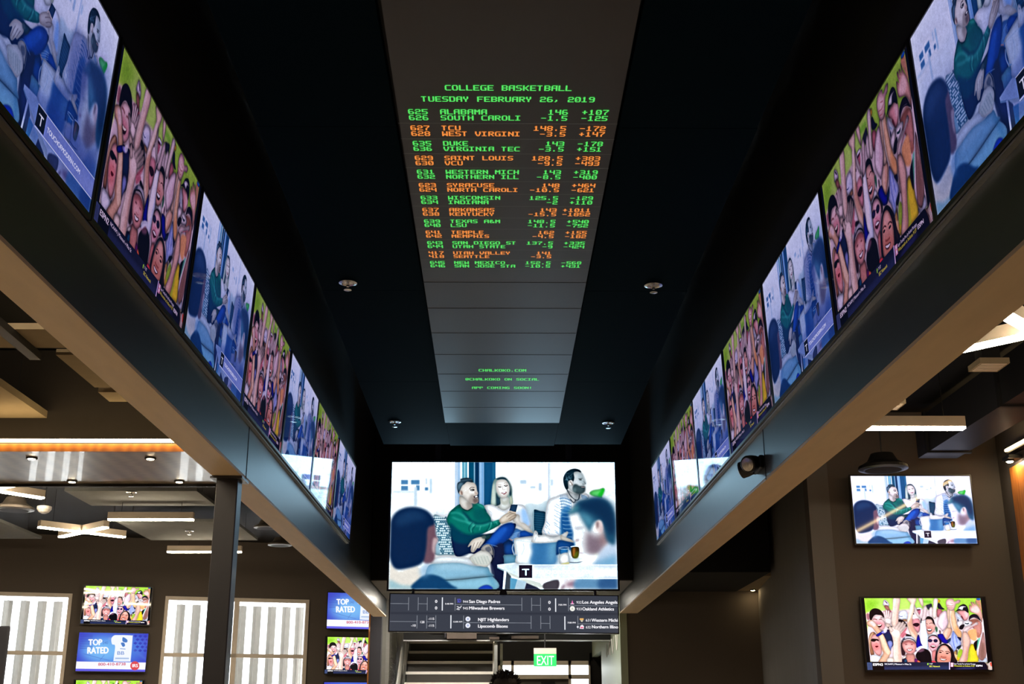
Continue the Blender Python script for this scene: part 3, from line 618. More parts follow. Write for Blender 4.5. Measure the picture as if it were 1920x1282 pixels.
    c.P((28, 28, 46), [(830, 460), (900, 390), (950, 300), (1060, 245), (1150, 290), (1195, 400), (1190, 490), (1100, 430), (1000, 420), (920, 430)], 1); c.P((238, 240, 248), [(950, 330), (1040, 300), (1140, 320), (1060, 340), (1030, 410), (940, 380), (900, 410)], 1.2)
    c.P((120, 52, 60), [(980, 580), (1030, 590), (1060, 690), (1020, 680)], 2, .8)
    c.P((224, 226, 240), [(830, 460), (900, 500), (980, 600), (1060, 720), (940, 760), (880, 640)], 2.5); c.E((40, 44, 80), 905, 700, 14, 40, 1.5); c.L((80, 150, 180), [(900, 610), (960, 660)], 12, 2, .7)
    c.P((244, 236, 240), [(870, 760), (1000, 700), (1060, 730), (1000, 860), (930, 900)], 3)
    # waving hand top right
    c.P((222, 176, 164), [(1220, 270), (1260, 280), (1300, 320), (1260, 200), (1290, 180), (1340, 270), (1320, 190), (1350, 190), (1390, 260), (1390, 160), (1410, 160), (1440, 260), (1540, 400), (1580, 600), (1560, 760), (1500, 620), (1400, 520), (1240, 440)], 1.2)
    c.P((244, 216, 212), [(1260, 420), (1340, 320), (1440, 300), (1500, 420), (1420, 500)], 5, .8); c.P((200, 130, 130), [(1400, 130), (1520, 130), (1560, 420), (1480, 300)], 3, .8); c.P((40, 110, 190), [(1420, 85), (1520, 80), (1520, 125), (1440, 125)], 1.5)
    for p in ([(1245, 270), (1280, 330)], [(1270, 200), (1330, 290)], [(1320, 190), (1370, 270)]): c.L((150, 96, 90), p, 8, 1, .7)
    # man in the brown cap, hand over his face
    c.P((206, 150, 140), [(1220, 700), (1400, 680), (1530, 730), (1560, 900), (1540, 1080), (1440, 1180), (1380, 1000), (1240, 800)], 1.5); c.P((150, 100, 86), [(1220, 700), (1400, 640), (1500, 700), (1400, 760), (1260, 760)], 5, .8)
    c.P((38, 26, 48), [(1205, 700), (1220, 590), (1300, 530), (1380, 525), (1460, 570), (1535, 710), (1440, 650), (1340, 620), (1260, 650)], 1)
    c.L((180, 176, 190), [(1230, 650), (1330, 605), (1440, 630)], 6, 1, .6)
    c.P((190, 130, 110), [(1400, 1060), (1480, 1060), (1520, 1160), (1440, 1190)], 3, .8)
    c.P((236, 180, 130), [(1180, 1000), (1320, 940), (1400, 960), (1420, 1120), (1400, 1260), (1300, 1260), (1180, 1160)], 4)
    c.P((240, 236, 242), [(1050, 760), (1100, 710), (1220, 720), (1300, 760), (1240, 830), (1060, 880)], 1.5); c.P((40, 70, 80), [(1090, 770), (1150, 780), (1210, 770), (1180, 810), (1110, 800)], 1.2)
    c.P((36, 30, 40), [(935, 930), (980, 840), (1080, 815), (1060, 900), (1010, 960)], 1.5)
    c.P((244, 222, 222), [(1030, 1000), (1100, 900), (1240, 850), (1330, 800), (1420, 745), (1460, 800), (1380, 850), (1280, 900), (1200, 960), (1130, 1010), (1160, 1060), (1180, 1180), (1240, 1300), (1200, 1420), (1000, 1420), (1020, 1180)], 1.2)
    c.L((200, 120, 130), [(1210, 940), (1320, 880), (1400, 830)], 12, 1.5, .8); c.L((140, 110, 100), [(1110, 1010), (1150, 1060)], 14, 1.5, .8)
    # light blue shirt
    Q4()
    c.P((176, 190, 236), [(760, 40), (830, 120), (900, 220), (980, 360), (960, 460), (860, 560), (780, 640), (700, 460), (640, 380), (700, 240)], 1.5)
    for p in ([(770, 120), (760, 300), (800, 520)], [(830, 180), (880, 400)]): c.L((96, 116, 190), p, 18, 2.5, .8)
    c.P((22, 40, 90), [(880, 210), (980, 240), (970, 320), (920, 270)], 1.5); c.P((20, 90, 130), [(600, 340), (690, 250), (680, 330), (620, 370)], 2)
    c.P((40, 60, 80), [(860, 500), (980, 440), (960, 520), (880, 580)], 2); c.P((240, 240, 245), [(820, 600), (870, 540), (900, 570), (850, 640)], 1.5)
    # yellow shirt and forearms right
    c.P((236, 214, 60), [(1240, 420), (1330, 420), (1400, 560), (1420, 700), (1460, 900), (1150, 920), (880, 900), (870, 740), (960, 560), (1040, 600), (1180, 560)], 2)
    c.P((150, 200, 80), [(880, 640), (960, 540), (1030, 640), (960, 800), (880, 760)], 3, .7); c.P((170, 196, 70), [(1170, 540), (1230, 560), (1230, 900), (1150, 900)], 3, .6)
    c.P((24, 20, 24), [(1330, 400), (1420, 300), (1460, 300), (1430, 480), (1380, 600)], 1.5); c.P((110, 200, 170), [(1440, 280), (1520, 240), (1480, 400), (1420, 560)], 3, .8)
    c.P((232, 194, 180), [(1040, 60), (1160, 100), (1240, 300), (1210, 460), (1180, 640), (1130, 900), (910, 920), (1000, 700), (1030, 480), (1020, 240)], 1.2); c.P((190, 140, 120), [(1140, 500), (1180, 560), (1130, 900), (1060, 880)], 6, .6)
    c.P((190, 150, 146), [(1600, 60), (1660, 420), (1680, 640), (1640, 820), (1560, 880), (1450, 780), (1470, 560), (1530, 300)], 1.2); c.P((130, 96, 84), [(1560, 340), (1640, 500), (1620, 800), (1540, 840), (1490, 740)], 7, .7); c.P((244, 226, 230), [(1580, 80), (1520, 300), (1470, 560), (1450, 740), (1440, 560), (1500, 300)], 2, .8)
    c.P((206, 214, 230), [(1450, 840), (1560, 880), (1660, 780), (1690, 920), (1500, 920)], 2)
    # singing woman in round glasses
    c.P((52, 40, 52), [(80, 240), (180, 160), (290, 170), (360, 240), (440, 330), (420, 420), (300, 400), (120, 300)], 2)
    c.P((240, 200, 208), [(70, 320), (120, 210), (220, 180), (330, 230), (390, 340), (370, 440), (300, 560), (220, 660), (140, 600), (80, 460)], 1.2)
    c.P((222, 140, 160), [(90, 420), (200, 400), (320, 420), (290, 540), (180, 560)], 8, .6)
    c.E((58, 52, 100), 125, 322, 62, 46, 1.2); c.E((44, 40, 84), 278, 324, 58, 48, 1.2); c.L((90, 60, 100), [(180, 310), (225, 310)], 10, 1)
    c.P((110, 20, 40), [(130, 480), (200, 450), (290, 480), (220, 530), (170, 520)], 1); c.P((252, 246, 246), [(150, 470), (210, 455), (280, 480), (210, 490)], .8); c.L((200, 110, 130), [(165, 395), (200, 405), (235, 395)], 10, 1.4, .8)
    c.P((226, 150, 150), [(180, 640), (290, 600), (260, 800), (230, 940), (180, 940)], 2.5); c.P((230, 80, 100), [(90, 900), (260, 900), (280, 950), (90, 950)], 2)
    # dark haired head from behind
    Q3()
    c.P((14, 14, 24), [(1640, 780), (1680, 660), (1800, 560), (1920, 560), (2030, 640), (2070, 800), (2050, 960), (1760, 960)], 1.5); c.P((150, 110, 130), [(1690, 620), (1780, 540), (1880, 560), (1860, 620), (1740, 660)], 4, .8); c.L((60, 60, 90), [(1640, 620), (1760, 500), (1850, 480)], 26, 2, .8)
    c.P((226, 234, 250), [(1650, 560), (1760, 480), (1900, 460), (1920, 540), (1800, 540), (1700, 620)], 2, .85)
    # girl in the visor
    c.P((70, 44, 52), [(1240, 380), (1300, 330), (1350, 700), (1260, 740), (1230, 560)], 3); c.P((120, 70, 80), [(1380, 720), (1580, 700), (1640, 920), (1300, 940), (1300, 800)], 2, .6)
    c.P((206, 150, 140), [(1390, 700), (1570, 690), (1620, 820), (1640, 950), (1380, 950), (1370, 800)], 2)
    c.P((222, 164, 160), [(1270, 480), (1300, 360), (1460, 310), (1620, 370), (1660, 500), (1620, 640), (1530, 710), (1440, 710), (1340, 640)], 1.2); c.P((244, 204, 200), [(1340, 480), (1450, 440), (1560, 480), (1520, 560), (1390, 570)], 8, .7); c.P((150, 90, 90), [(1280, 400), (1450, 320), (1640, 400), (1560, 420), (1450, 370), (1350, 420)], 5, .7)
    c.P((226, 226, 240), [(1250, 380), (1290, 270), (1400, 195), (1520, 195), (1620, 270), (1660, 380), (1600, 330), (1460, 275), (1330, 310)], 1); c.L((30, 28, 56), [(1265, 350), (1330, 300), (1460, 262), (1590, 310), (1650, 390)], 18, 1); c.P((60, 62, 90), [(1280, 290), (1330, 240), (1350, 270), (1300, 310)], 1.5, .8); c.P((24, 18, 24), [(1380, 190), (1400, 140), (1520, 180), (1500, 200)], 2)
    c.L((110, 60, 64), [(1350, 440), (1410, 436)], 20, 2, .8); c.L((110, 60, 64), [(1510, 436), (1565, 440)], 20, 2, .8); c.L((180, 110, 110), [(1440, 530), (1480, 540), (1520, 528)], 12, 1.5, .7)
    c.P((120, 40, 50), [(1395, 570), (1470, 575), (1555, 560), (1530, 610), (1450, 630)], 1); c.P((255, 250, 250), [(1410, 578), (1470, 580), (1540, 570), (1515, 605), (1450, 615)], .8)
    c.P((30, 34, 70), [(1250, 870), (1340, 820), (1400, 940), (1240, 950)], 1.5); c.P((30, 100, 130), [(1330, 870), (1380, 860), (1380, 940), (1320, 940)], 2, .8); c.P((240, 236, 230), [(1270, 810), (1370, 750), (1350, 820), (1270, 850)], 1.5); c.P((120, 40, 120), [(1610, 840), (1680, 860), (1720, 940), (1610, 945)], 2); c.P((220, 120, 90), [(1690, 880), (1760, 920), (1760, 950), (1680, 945)], 2)
    # big palm and forearm
    c.P((240, 218, 206), [(930, 0), (1000, -60), (1100, -60), (1180, -50), (1250, 10), (1275, 90), (1240, 180), (1220, 300), (1210, 500), (1240, 800), (1240, 945), (1020, 945), (1010, 700), (1030, 400), (990, 200), (940, 100)], 1.2)
    c.P((252, 240, 234), [(1000, 0), (1140, -80), (1240, -40), (1200, 120), (1060, 180)], 8, .8); c.P((214, 176, 160), [(1160, 300), (1210, 300), (1240, 900), (1150, 900), (1150, 600)], 5, .6); c.P((250, 236, 226), [(1030, 400), (1070, 400), (1060, 900), (1020, 900)], 3, .7)
    for p in ([(1230, 120), (1310, 50), (1400, -55)], [(1210, 60), (1290, -40), (1372, -140)], [(1160, 20), (1240, -90), (1318, -190)], [(1090, 0), (1160, -90), (1232, -188)]): c.L((246, 226, 218), p, (76, 54), 1, 1)
    c.L((244, 222, 214), [(1010, 60), (950, -10), (935, -75)], (80, 52), 1, 1)
    c.E((248, 230, 222), 1110, 90, 110, 110, 14, .9)
    c.P((200, 90, 110), [(1240, 140), (1340, 20), (1400, -50), (1390, 40), (1300, 180), (1230, 220)], 3, .6)
    c.P((170, 60, 80), [(1250, 230), (1350, 110), (1400, 130), (1300, 240)], 3, .6)
    # woman with sunglasses and the arm with the blue wristband
    c.P((176, 128, 100), [(345, 300), (400, 130), (500, 90), (560, 200), (440, 300), (420, 420), (470, 620), (480, 730), (390, 740), (360, 560)], 1.5); c.P((236, 206, 176), [(350, 330), (400, 180), (480, 80), (440, 240), (390, 400), (380, 600)], 4, .7)
    c.P((236, 178, 176), [(410, 380), (430, 220), (540, 150), (620, 220), (680, 400), (700, 600), (680, 720), (620, 770), (520, 700), (450, 560)], 1.2); c.P((222, 120, 120), [(440, 440), (560, 400), (640, 460), (620, 600), (500, 600)], 9, .6)
    c.P((22, 18, 24), [(405, 320), (450, 280), (540, 285), (610, 300), (620, 350), (560, 330), (500, 365), (430, 355)], 1)
    c.P((120, 30, 40), [(520, 490), (570, 480), (610, 490), (580, 525), (540, 525)], 1); c.L((190, 110, 110), [(540, 415), (580, 420)], 12, 1.2, .7)
    c.P((238, 242, 250), [(380, 760), (520, 740), (660, 780), (700, 700), (680, 820), (600, 945), (420, 945), (385, 850)], 1.5)
    c.P((150, 160, 220), [(860, 370), (960, 330), (1010, 420), (960, 560), (940, 640), (890, 500)], 2)
    c.P((226, 186, 160), [(300, -180), (420, -250), (520, -200), (620, -60), (720, 100), (800, 260), (880, 480), (950, 660), (920, 740), (860, 900), (820, 945), (600, 945), (680, 800), (740, 680), (700, 560), (660, 330), (600, 180), (520, 60), (440, -40), (340, -80)], 1.3); c.P((246, 222, 196), [(640, 180), (740, 170), (860, 500), (940, 660), (860, 730), (760, 560)], 5, .8); c.P((240, 222, 226), [(380, -180), (460, -220), (560, -120), (500, -60)], 5, .8); c.P((196, 150, 120), [(730, 520), (760, 640), (860, 740), (740, 660), (690, 600)], 4, .6)
    c.P((26, 44, 176), [(550, 180), (640, 110), (730, 70), (760, 110), (680, 180), (590, 220)], .8); c.P((150, 150, 220), [(690, 90), (780, 50), (820, 110), (750, 130)], 1.5); c.P((240, 240, 250), [(760, 60), (830, 0), (860, 60), (810, 110)], 2, .8)
    c.P((248, 232, 220), [(860, 830), (1010, 820), (1020, 945), (840, 945)], 2.5)
    # woman with long dark hair, smiling
    Q4()
    c.P((26, 20, 28), [(300, 940), (270, 720), (320, 540), (420, 430), (540, 400), (660, 470), (760, 600), (800, 760), (840, 940)], 1.2)
    c.P((70, 46, 50), [(700, 560), (780, 700), (820, 900), (770, 900), (740, 720)], 4, .7); c.P((150, 170, 170), [(330, 560), (440, 450), (400, 560), (330, 720)], 4, .6)
    c.P((226, 172, 156), [(320, 700), (370, 560), (450, 460), (560, 460), (650, 560), (700, 700), (690, 840), (640, 940), (340, 940), (310, 820)], 1.2); c.P((190, 110, 90), [(330, 760), (460, 740), (640, 780), (660, 900), (340, 900)], 12, .5); c.P((246, 206, 196), [(440, 500), (560, 500), (600, 590), (460, 590)], 9, .7)
    c.L((70, 36, 34), [(380, 610), (430, 600), (480, 625)], 13, 1.2); c.L((70, 36, 34), [(550, 630), (610, 625), (670, 660)], 13, 1.2); c.E((50, 26, 28), 405, 650, 36, 16, 1.2); c.E((50, 26, 28), 595, 680, 40, 16, 1.2)
    c.L((140, 76, 66), [(415, 770), (480, 790), (560, 790)], 18, 2, .8); c.P((120, 46, 46), [(390, 820), (480, 840), (570, 850), (500, 890), (420, 870)], 1.2); c.P((255, 252, 250), [(400, 828), (480, 845), (555, 855), (500, 876), (430, 862)], .8)
    c.P((60, 50, 40), [(780, 660), (860, 560), (880, 640), (860, 720)], 2, .8); c.P((226, 180, 110), [(790, 640), (840, 620), (860, 760), (880, 880), (820, 820)], 3, .7)
    # pillars left and right of the video, caption bar
    c.frame(1580, 1100, 6.4)
    c.R((6, 6, 8), 180, 918, 1790, 1040, .3)
    c.P((6, 6, 8), [(180, 120), (239, 130), (291, 925), (180, 925)], .3, 1, False); c.P((6, 6, 8), [(1627, 110), (1800, 110), (1800, 900), (1700, 920)], .3, 1, False)
    c.P((74, 88, 122), [(248, 928), (308, 928), (314, 1018), (250, 1020)], .4, 1, False); c.P((40, 46, 72), [(452, 925), (1238, 915), (1245, 1006), (456, 1016)], .4, 1, False); c.P((54, 66, 104), [(456, 980), (1240, 960), (1245, 1006), (456, 1016)], 5, .8, False)
    c.P((22, 20, 42), [(1250, 912), (1660, 908), (1700, 950), (1695, 1000), (1250, 1005)], .5, 1, False); c.P((70, 76, 130), [(1420, 970), (1560, 975), (1480, 1003), (1300, 1003)], 6, .7); c.R((200, 186, 226), 1236, 912, 1248, 1006, .4)
    c.text((255, 255, 255), 'ESPN2', 318, 966, 30, 122, 1, .04); c.text((235, 236, 244), 'NCAAM | Missouri v Miss St', 460, 954, 20, 322, 1, .02)
    c.P((150, 200, 90), [(975, 932), (990, 930), (985, 952), (975, 950)], .5); c.text((235, 240, 240), '7 ET', 1000, 946, 16, 40, 1, .02); c.text((222, 226, 90), 'SEC Network', 998, 977, 19, 130, 1, .02)
    c.R((240, 170, 190), 1256, 920, 1288, 972, .5); c.R((255, 255, 255), 1264, 928, 1280, 940, .5); c.R((255, 255, 255), 1264, 950, 1280, 962, .5)
    c.text((236, 236, 250), 'Super Tuesday Pres. by Rocket Mortgage', 1294, 942, 17, 260, 1, .015); c.text((216, 214, 90), 'Wisconsin at Indiana 9 ET', 1296, 968, 18, 250, 1, .015); c.text((250, 240, 252), 'ESPN', 1560, 966, 22, 76, 1, .04)
    c.P((226, 214, 206), [(1664, 910), (1700, 925), (1745, 905), (1760, 996), (1706, 1000), (1704, 960)], .8); 
    for i in range(4): c.L((150, 110, 90), [(1680+i*16, 920), (1712+i*13, 996)], 5, .6, .7)
    c.P((214, 80, 60), [(1728, 920), (1750, 915), (1756, 960), (1736, 955)], 1.5, .8)
    return c.a

def draw_rated():
    """blue telephone advert with a white badge"""
    c = Canvas(640, 360, [(707, 497), (1347, 514), (1320, 872), (677, 857)], (52, 52, 190))
    c.E((70, 130, 220), 1010, 650, 330, 170, 60, .95); c.E((120, 190, 240), 930, 670, 190, 110, 40, .9)
    for i in range(9): c.L((40, 44, 150), [(712, 520+i*16), (830, 524+i*15)], 4, 1, .7)
    for i in range(5):
        for j in range(3):
            x = 1225+j*46+(i % 2)*20; y = 535+i*34+j*2
            c.P((36, 40, 170), [(x-18, y), (x, y-13), (x+20, y-2), (x+2, y+14)], 1, .8, False)
    c.L((80, 120, 210), [(1180, 640), (1330, 760)], 20, 8, .6); c.L((60, 90, 180), [(760, 700), (900, 740), (980, 760)], 4, 1.5, .6); c.L((60, 90, 180), [(900, 760), (940, 710)], 4, 1.2, .6)
    c.P((244, 248, 252), [(1062, 525), (1192, 530), (1200, 545), (1184, 765), (1172, 775), (1036, 770), (1026, 755), (1038, 628), (1010, 610), (1002, 560), (1024, 530)], .8)
    c.P((66, 120, 190), [(1110, 545), (1150, 570), (1145, 595), (1108, 585)], 1, 1); c.P((66, 120, 190), [(1092, 600), (1120, 598), (1130, 625), (1110, 635)], 1, 1); c.L((66, 120, 190), [(1085, 653), (1135, 657)], 5, .6)
    c.text((70, 120, 190), 'BB', 1056, 710, 34, 68, 1, 0); c.P((226, 236, 246), [(1036, 730), (1170, 734), (1168, 766), (1034, 762)], .6, 1, False); c.L((80, 130, 190), [(1042, 742), (1168, 745)], 5, .6)
    c.text((250, 252, 255), 'TOP', 792, 617, 56, 124, 1, .06); c.text((250, 252, 255), 'RATED', 780, 695, 60, 196, 1, .06)
    c.text((60, 90, 170), '240', 922, 608, 26, 50, .7)
    c.P((250, 250, 254), [(680, 768), (1327, 786), (1320, 853), (677, 835)], .6, 1, False); c.P((96, 90, 226), [(677, 837), (1320, 855), (1319, 872), (676, 857)], 1, 1, False)
    c.text((206, 70, 90), '800-410-8738', 884, 810, 27, 254, 1, .02)
    c.E((222, 66, 62), 1224, 815, 42, 42, .8); c.text((255, 244, 240), 'IRS', 1198, 828, 30, 54, 1, .05)
    return c.a

def draw_ticker():
    """two rows of fixtures on the long narrow sign"""
    c = Canvas(1284, 210, [(187, 86), (1768, 95), (1768, 350), (183, 342)], (58, 62, 73))
    c.frame(680, 1090, 3.6923); c.frame(0, 0, 1)
    c.R((40, 43, 54), 180, 212, 1780, 225, 3, .6)
    T = lambda t, x, y, h, w, col=(252, 250, 255), b=.035: c.text(col, t, x, y, h, w, 1, b)
    V = lambda x, y0, y1, w=3, al=.75: c.L((190, 195, 205), [(x, y0), (x, y1)], w, .5, al)
    Hh = lambda x0, x1, y: c.L((170, 176, 186), [(x0, y), (x1, y+1)], 3, .5, .8)
    for x in (314, 381, 444, 638, 1102, 1170, 1232, 1426): V(x, 108, 200)
    for x in (375, 442, 505, 698, 1166, 1233, 1297, 1490): V(x, 234, 325)
    for x, y0, y1 in ((549, 108, 200), (1337, 112, 206), (610, 232, 324), (1400, 237, 330)): c.L((245, 248, 255), [(x, y0), (x, y1)], 7, .5)
    for x0, x1, y in ((187, 314, 152), (383, 444, 153), (640, 1102, 158), (1172, 1230, 160), (1430, 1768, 162), (187, 374, 277), (442, 504, 279), (700, 1166, 283), (1235, 1296, 286), (1492, 1768, 288)): Hh(x0, x1, y)
    for x, y in ((498, 146), (498, 192), (1286, 150), (1286, 197)): T('0', x, y, 21, 15)
    T('5:40 PM', 568, 158, 11, 56); T('7:05 PM', 1355, 162, 11, 56); T('7:00 PM', 1418, 286, 11, 56); T('12:00 AM', 624, 282, 10, 64)
    T('944', 692, 146, 18, 36, b=.01); T('945', 692, 192, 18, 36, b=.01); T('932', 1481, 148, 18, 36, b=.01); T('933', 1481, 194, 18, 36, b=.01); T('631', 1544, 272, 18, 34, b=.01); T('632', 1544, 320, 18, 34, b=.01)
    T('San Diego Padres', 734, 146, 22, 217); T('Milwaukee Brewers', 734, 192, 22, 247); T('Los Angeles Angels', 1521, 148, 22, 245); T('Oakland Athletics', 1521, 195, 22, 220)
    T('NJIT Highlanders', 797, 272, 22, 215); T('Lipscomb Bisons', 797, 317, 22, 207); T('Western Michi', 1585, 273, 22, 180); T('Northern Illino', 1585, 319, 22, 182)
    T('128', 394, 288, 16, 32, b=.02); T('-115', 452, 265, 16, 42, b=.02); T('-115', 452, 312, 16, 42, b=.02); T('-10', 334, 312, 16, 32, b=.02)
    T('SD', 652, 143, 26, 26, (90, 90, 210), .03); c.L((250, 250, 255), [(652, 172), (668, 178), (650, 190), (668, 192)], 6, .6); c.L((250, 250, 255), [(672, 184), (682, 166)], 5, .6)
    for y in (258, 303): c.E((240, 242, 252), 728, y, 17, 17, .6); c.E((170, 180, 215), 728, y, 8, 8, 1)
    c.P((250, 120, 190), [(1446, 150), (1453, 122), (1460, 150)], .6, 1, False); c.L((250, 220, 240), [(1440, 150), (1466, 150)], 5, .6); c.E((244, 244, 236), 1453, 183, 18, 18, .6); T('A', 1446, 191, 15, 14, (120, 130, 110), 0)
    c.R((246, 190, 110), 1503, 250, 1530, 262, 1); c.P((250, 236, 200), [(1506, 264), (1528, 264), (1518, 276)], .6, 1, False); c.P((246, 236, 246), [(1500, 322), (1508, 300), (1520, 294), (1532, 304), (1530, 324)], .6, 1, False); c.R((230, 60, 110), 1508, 310, 1526, 318, .6); c.E((240, 240, 250), 1489, 310, 7, 7, .6)
    return c.a
# ---------------------------------------------------------------- pictures -> image datablocks and screen materials
def to_lin(a):
    a = np.clip(a, 0, 1); return np.where(a <= .04045, a/12.92, ((a+.055)/1.055)**2.4).astype(np.float32)
def make_image(name, a, hdr=0):
    l = to_lin(a)
    if hdr: k = np.clip((l.min(-1, keepdims=True)-.72)/.24, 0, 1)**2; l = l*(1 + k*np.array(hdr, np.float32))
    h, w, _ = l.shape; im = D.images.new(name, w, h, alpha=False, float_buffer=True); im.colorspace_settings.name = 'Non-Color'
    px = np.ones((h, w, 4), np.float32); px[..., :3] = l[::-1]; im.pixels.foreach_set(px.ravel()); im.pack(); return im
_l, _c, _r, _t = finish(draw_lounge(), .22, .012), finish(draw_crowd(.45), .3, .02), draw_rated(), draw_ticker()
IM = {'lounge': make_image('lounge_picture', finish(draw_lounge(True), .4, .02)), 'lounge_clear': make_image('lounge_clear_picture', _l), 'lounge_wall': make_image('lounge_wall_picture', _l, (1.6, 3.2, 4.2)), 'crowd': make_image('crowd_picture', finish(draw_crowd(.85), .35, .03)), 'crowd_clear': make_image('crowd_clear_picture', _c), 'rated': make_image('advert_picture', _r), 'ticker': make_image('fixtures_picture', _t)}
def screen_mat(name, im, tint, lift, strength, gamma=1, rough=.04, spec=.5):
    m = D.materials.new(name); m.use_nodes = True; nt = m.node_tree; b = nt.nodes['Principled BSDF']
    b.inputs['Base Color'].default_value = (.004, .004, .005, 1); b.inputs['Roughness'].default_value = rough; b.inputs['Specular IOR Level'].default_value = spec
    tx = nt.nodes.new('ShaderNodeTexImage'); tx.image = IM[im]; tx.extension = 'EXTEND'
    g = nt.nodes.new('ShaderNodeGamma'); g.inputs[1].default_value = gamma
    k = nt.nodes.new('ShaderNodeMix'); k.data_type = 'RGBA'; k.blend_type = 'MULTIPLY'; k.inputs['Factor'].default_value = 1; k.inputs['B'].default_value = (*tint, 1)
    ad = nt.nodes.new('ShaderNodeMix'); ad.data_type = 'RGBA'; ad.blend_type = 'ADD'; ad.inputs['Factor'].default_value = 1; ad.inputs['B'].default_value = (*lift, 1)
    nt.links.new(tx.outputs[0], g.inputs[0]); nt.links.new(g.outputs[0], k.inputs['A']); nt.links.new(k.outputs['Result'], ad.inputs['A']); nt.links.new(ad.outputs['Result'], b.inputs['Emission Color'])
    b.inputs['Emission Strength'].default_value = strength; return m
SCR = {
 'big_lounge': screen_mat('big_screen_lounge', 'lounge_wall', (.96, 1.0, 1.03), (0, 0, 0), 1.05, 1.0, .25, .3),
 'side_lounge': screen_mat('beam_screen_lounge', 'lounge', (.60, .59, .82), (.002, .006, .018), .95, 1.35),
 'side_crowd': screen_mat('beam_screen_crowd', 'crowd', (.49, .37, .57), (.002, .003, .010), .9, 1.25),
 'wall_lounge': screen_mat('wall_screen_lounge', 'lounge_clear', (1.15, 1.1, 1.35), (.01, .008, .012), 1.1, 1.0),
 'wall_crowd': screen_mat('wall_screen_crowd', 'crowd_clear', (1.1, 1.06, 1.1), (.001, .001, .002), 1.4, 1.25),
 'wall_rated': screen_mat('wall_screen_advert', 'rated', (1, 1, 1.05), (.02, .02, .04), 1.0, 1.0),
 'ticker': screen_mat('ticker_screen', 'ticker', (1, 1, 1), (0, 0, 0), 1.05, 1.0, .3, .4)}

# ---------------------------------------------------------------- the setting
def struct(name, mb, m, parent=None, label=None, cat=None, **k):
    o = mb.build(name, m, parent, 'structure', **k)
    if label: tag(o, label, cat, None, 'structure')
    return o
struct('floor', MB().box(-12.8, 6.3, -3.2, 27.4, -.1, 0), FLOORM, None, 'pale boarded floor of the sports bar', 'floor')
struct('ground', MB().box(-40, 40, 23, 60, -.25, -.12), OUTM, None, 'pale paving outside the windows', 'ground')
CEIL = 4.95
ce = struct('ceiling', MB().box(-2.2, 2.42, -3.2, 27.4, 6.0, 6.1), DECK, None, 'black ceiling deck above the hall', 'ceiling')
struct('ceiling_deck', MB().box(-12.8, -2.19, -3.2, 27.4, CEIL, CEIL+.1).box(2.41, 6.3, -3.2, 27.4, CEIL, CEIL+.1), DECK, ce)
# the angled window wall: openings cut by building round them
P0, PD = Vector((-9.735, 24.0)), Vector((5.805, 1.6)).normalized(); PN = Vector((-PD.y, PD.x))
def wl(u, off, z): q = P0 + PD*u + PN*off; return (q.x, q.y, z)
def wbox(mb, u0, u1, o0, o1, z0, z1):
    return mb.add([wl(u, o, z) for u in (u0, u1) for o in (o0, o1) for z in (z0, z1)], [(0, 1, 3, 2), (4, 6, 7, 5), (0, 4, 5, 1), (2, 3, 7, 6), (0, 2, 6, 4), (1, 5, 7, 3)])
WT = 3.80; W1 = (-1.55, 1.345); W2 = (3.125, 6.02); SILL = .55
mb = MB()
for a, b in ((-3.2, W1[0]), (W1[1], W2[0]), (W2[1], 8.35)): wbox(mb, a, b, 0, .25, 0, CEIL+.05)
for a, b in (W1, W2): wbox(mb, a, b, 0, .25, WT, CEIL+.05); wbox(mb, a, b, 0, .25, 0, SILL)
struct('wall_left', mb, WALLB, None, 'brown wall with tall bright windows and televisions', 'wall')
for i, (a, b) in enumerate((W1, W2)):
    w = thing('window_%d' % (i+1), ('tall bright window nearest the dark upright panel' if i == 0 else 'tall bright window behind the steel column'), 'window', wl((a+b)/2, 0, 0), kind='structure')
    inv = w.matrix_world.inverted()
    def loc(mb): mb.v = [tuple(inv @ Vector(p)) for p in mb.v]; return mb
    fr = MB(); t = .07
    wbox(fr, a, a+t, -.03, .12, SILL, WT); wbox(fr, b-t, b, -.03, .12, SILL, WT); wbox(fr, a+t, b-t, -.03, .12, WT-t, WT); wbox(fr, a-.05, b+.05, -.06, .14, SILL-.05, SILL+.03)
    loc(fr).build('frame', FRAMEM, w)
    mu = MB(); wbox(mu, a+t, b-t, .0, .08, 2.615, 2.69); loc(mu).build('transom', FRAMEM, w)
    if i: mu = MB(); wbox(mu, 4.50, 4.60, .0, .08, SILL+.03, WT-t); loc(mu).build('mullion', FRAMEM, w)
    g = MB(); wbox(g, a+t, b-t, .035, .045, SILL+.03, WT-t); loc(g).build('pane', GLASS, w)
for j, u in enumerate((-1.63, -1.31, -.98, -.65, -.32, .01, .339, .67, .983, 3.47, 3.796, 4.13, 4.444, 4.76, 5.079, 5.399, 5.71, 6.0)):
    f = MB(); p = wl(u, 1.5, 0); f.add([(p[0]+PD.x*du+PN.x*dv, p[1]+PD.y*du+PN.y*dv, z) for du in (-.09, .09) for dv in (0, .12) for z in (0, 3.78)], [(0, 1, 3, 2), (4, 6, 7, 5), (0, 4, 5, 1), (2, 3, 7, 6), (0, 2, 6, 4), (1, 5, 7, 3)])
    f.add([(p[0]+PD.x*du+PN.x*dv, p[1]+PD.y*du+PN.y*dv, z) for du in (-.02, .02) for dv in (-.05, 0) for z in (0, 3.78)], [(0, 1, 3, 2), (4, 6, 7, 5), (0, 4, 5, 1), (2, 3, 7, 6), (0, 2, 6, 4), (1, 5, 7, 3)])
    tag(f.build('exterior_fin', FIN), 'grey upright fin standing outside the ' + ('window by the dark upright panel' if u < 2 else 'window behind the steel column'), 'fin', 'fins outside the ' + ('panel' if u < 2 else 'column') + ' window')
a0 = wl(-3.2, 0, 0); a1 = wl(8.35, 0, 0)
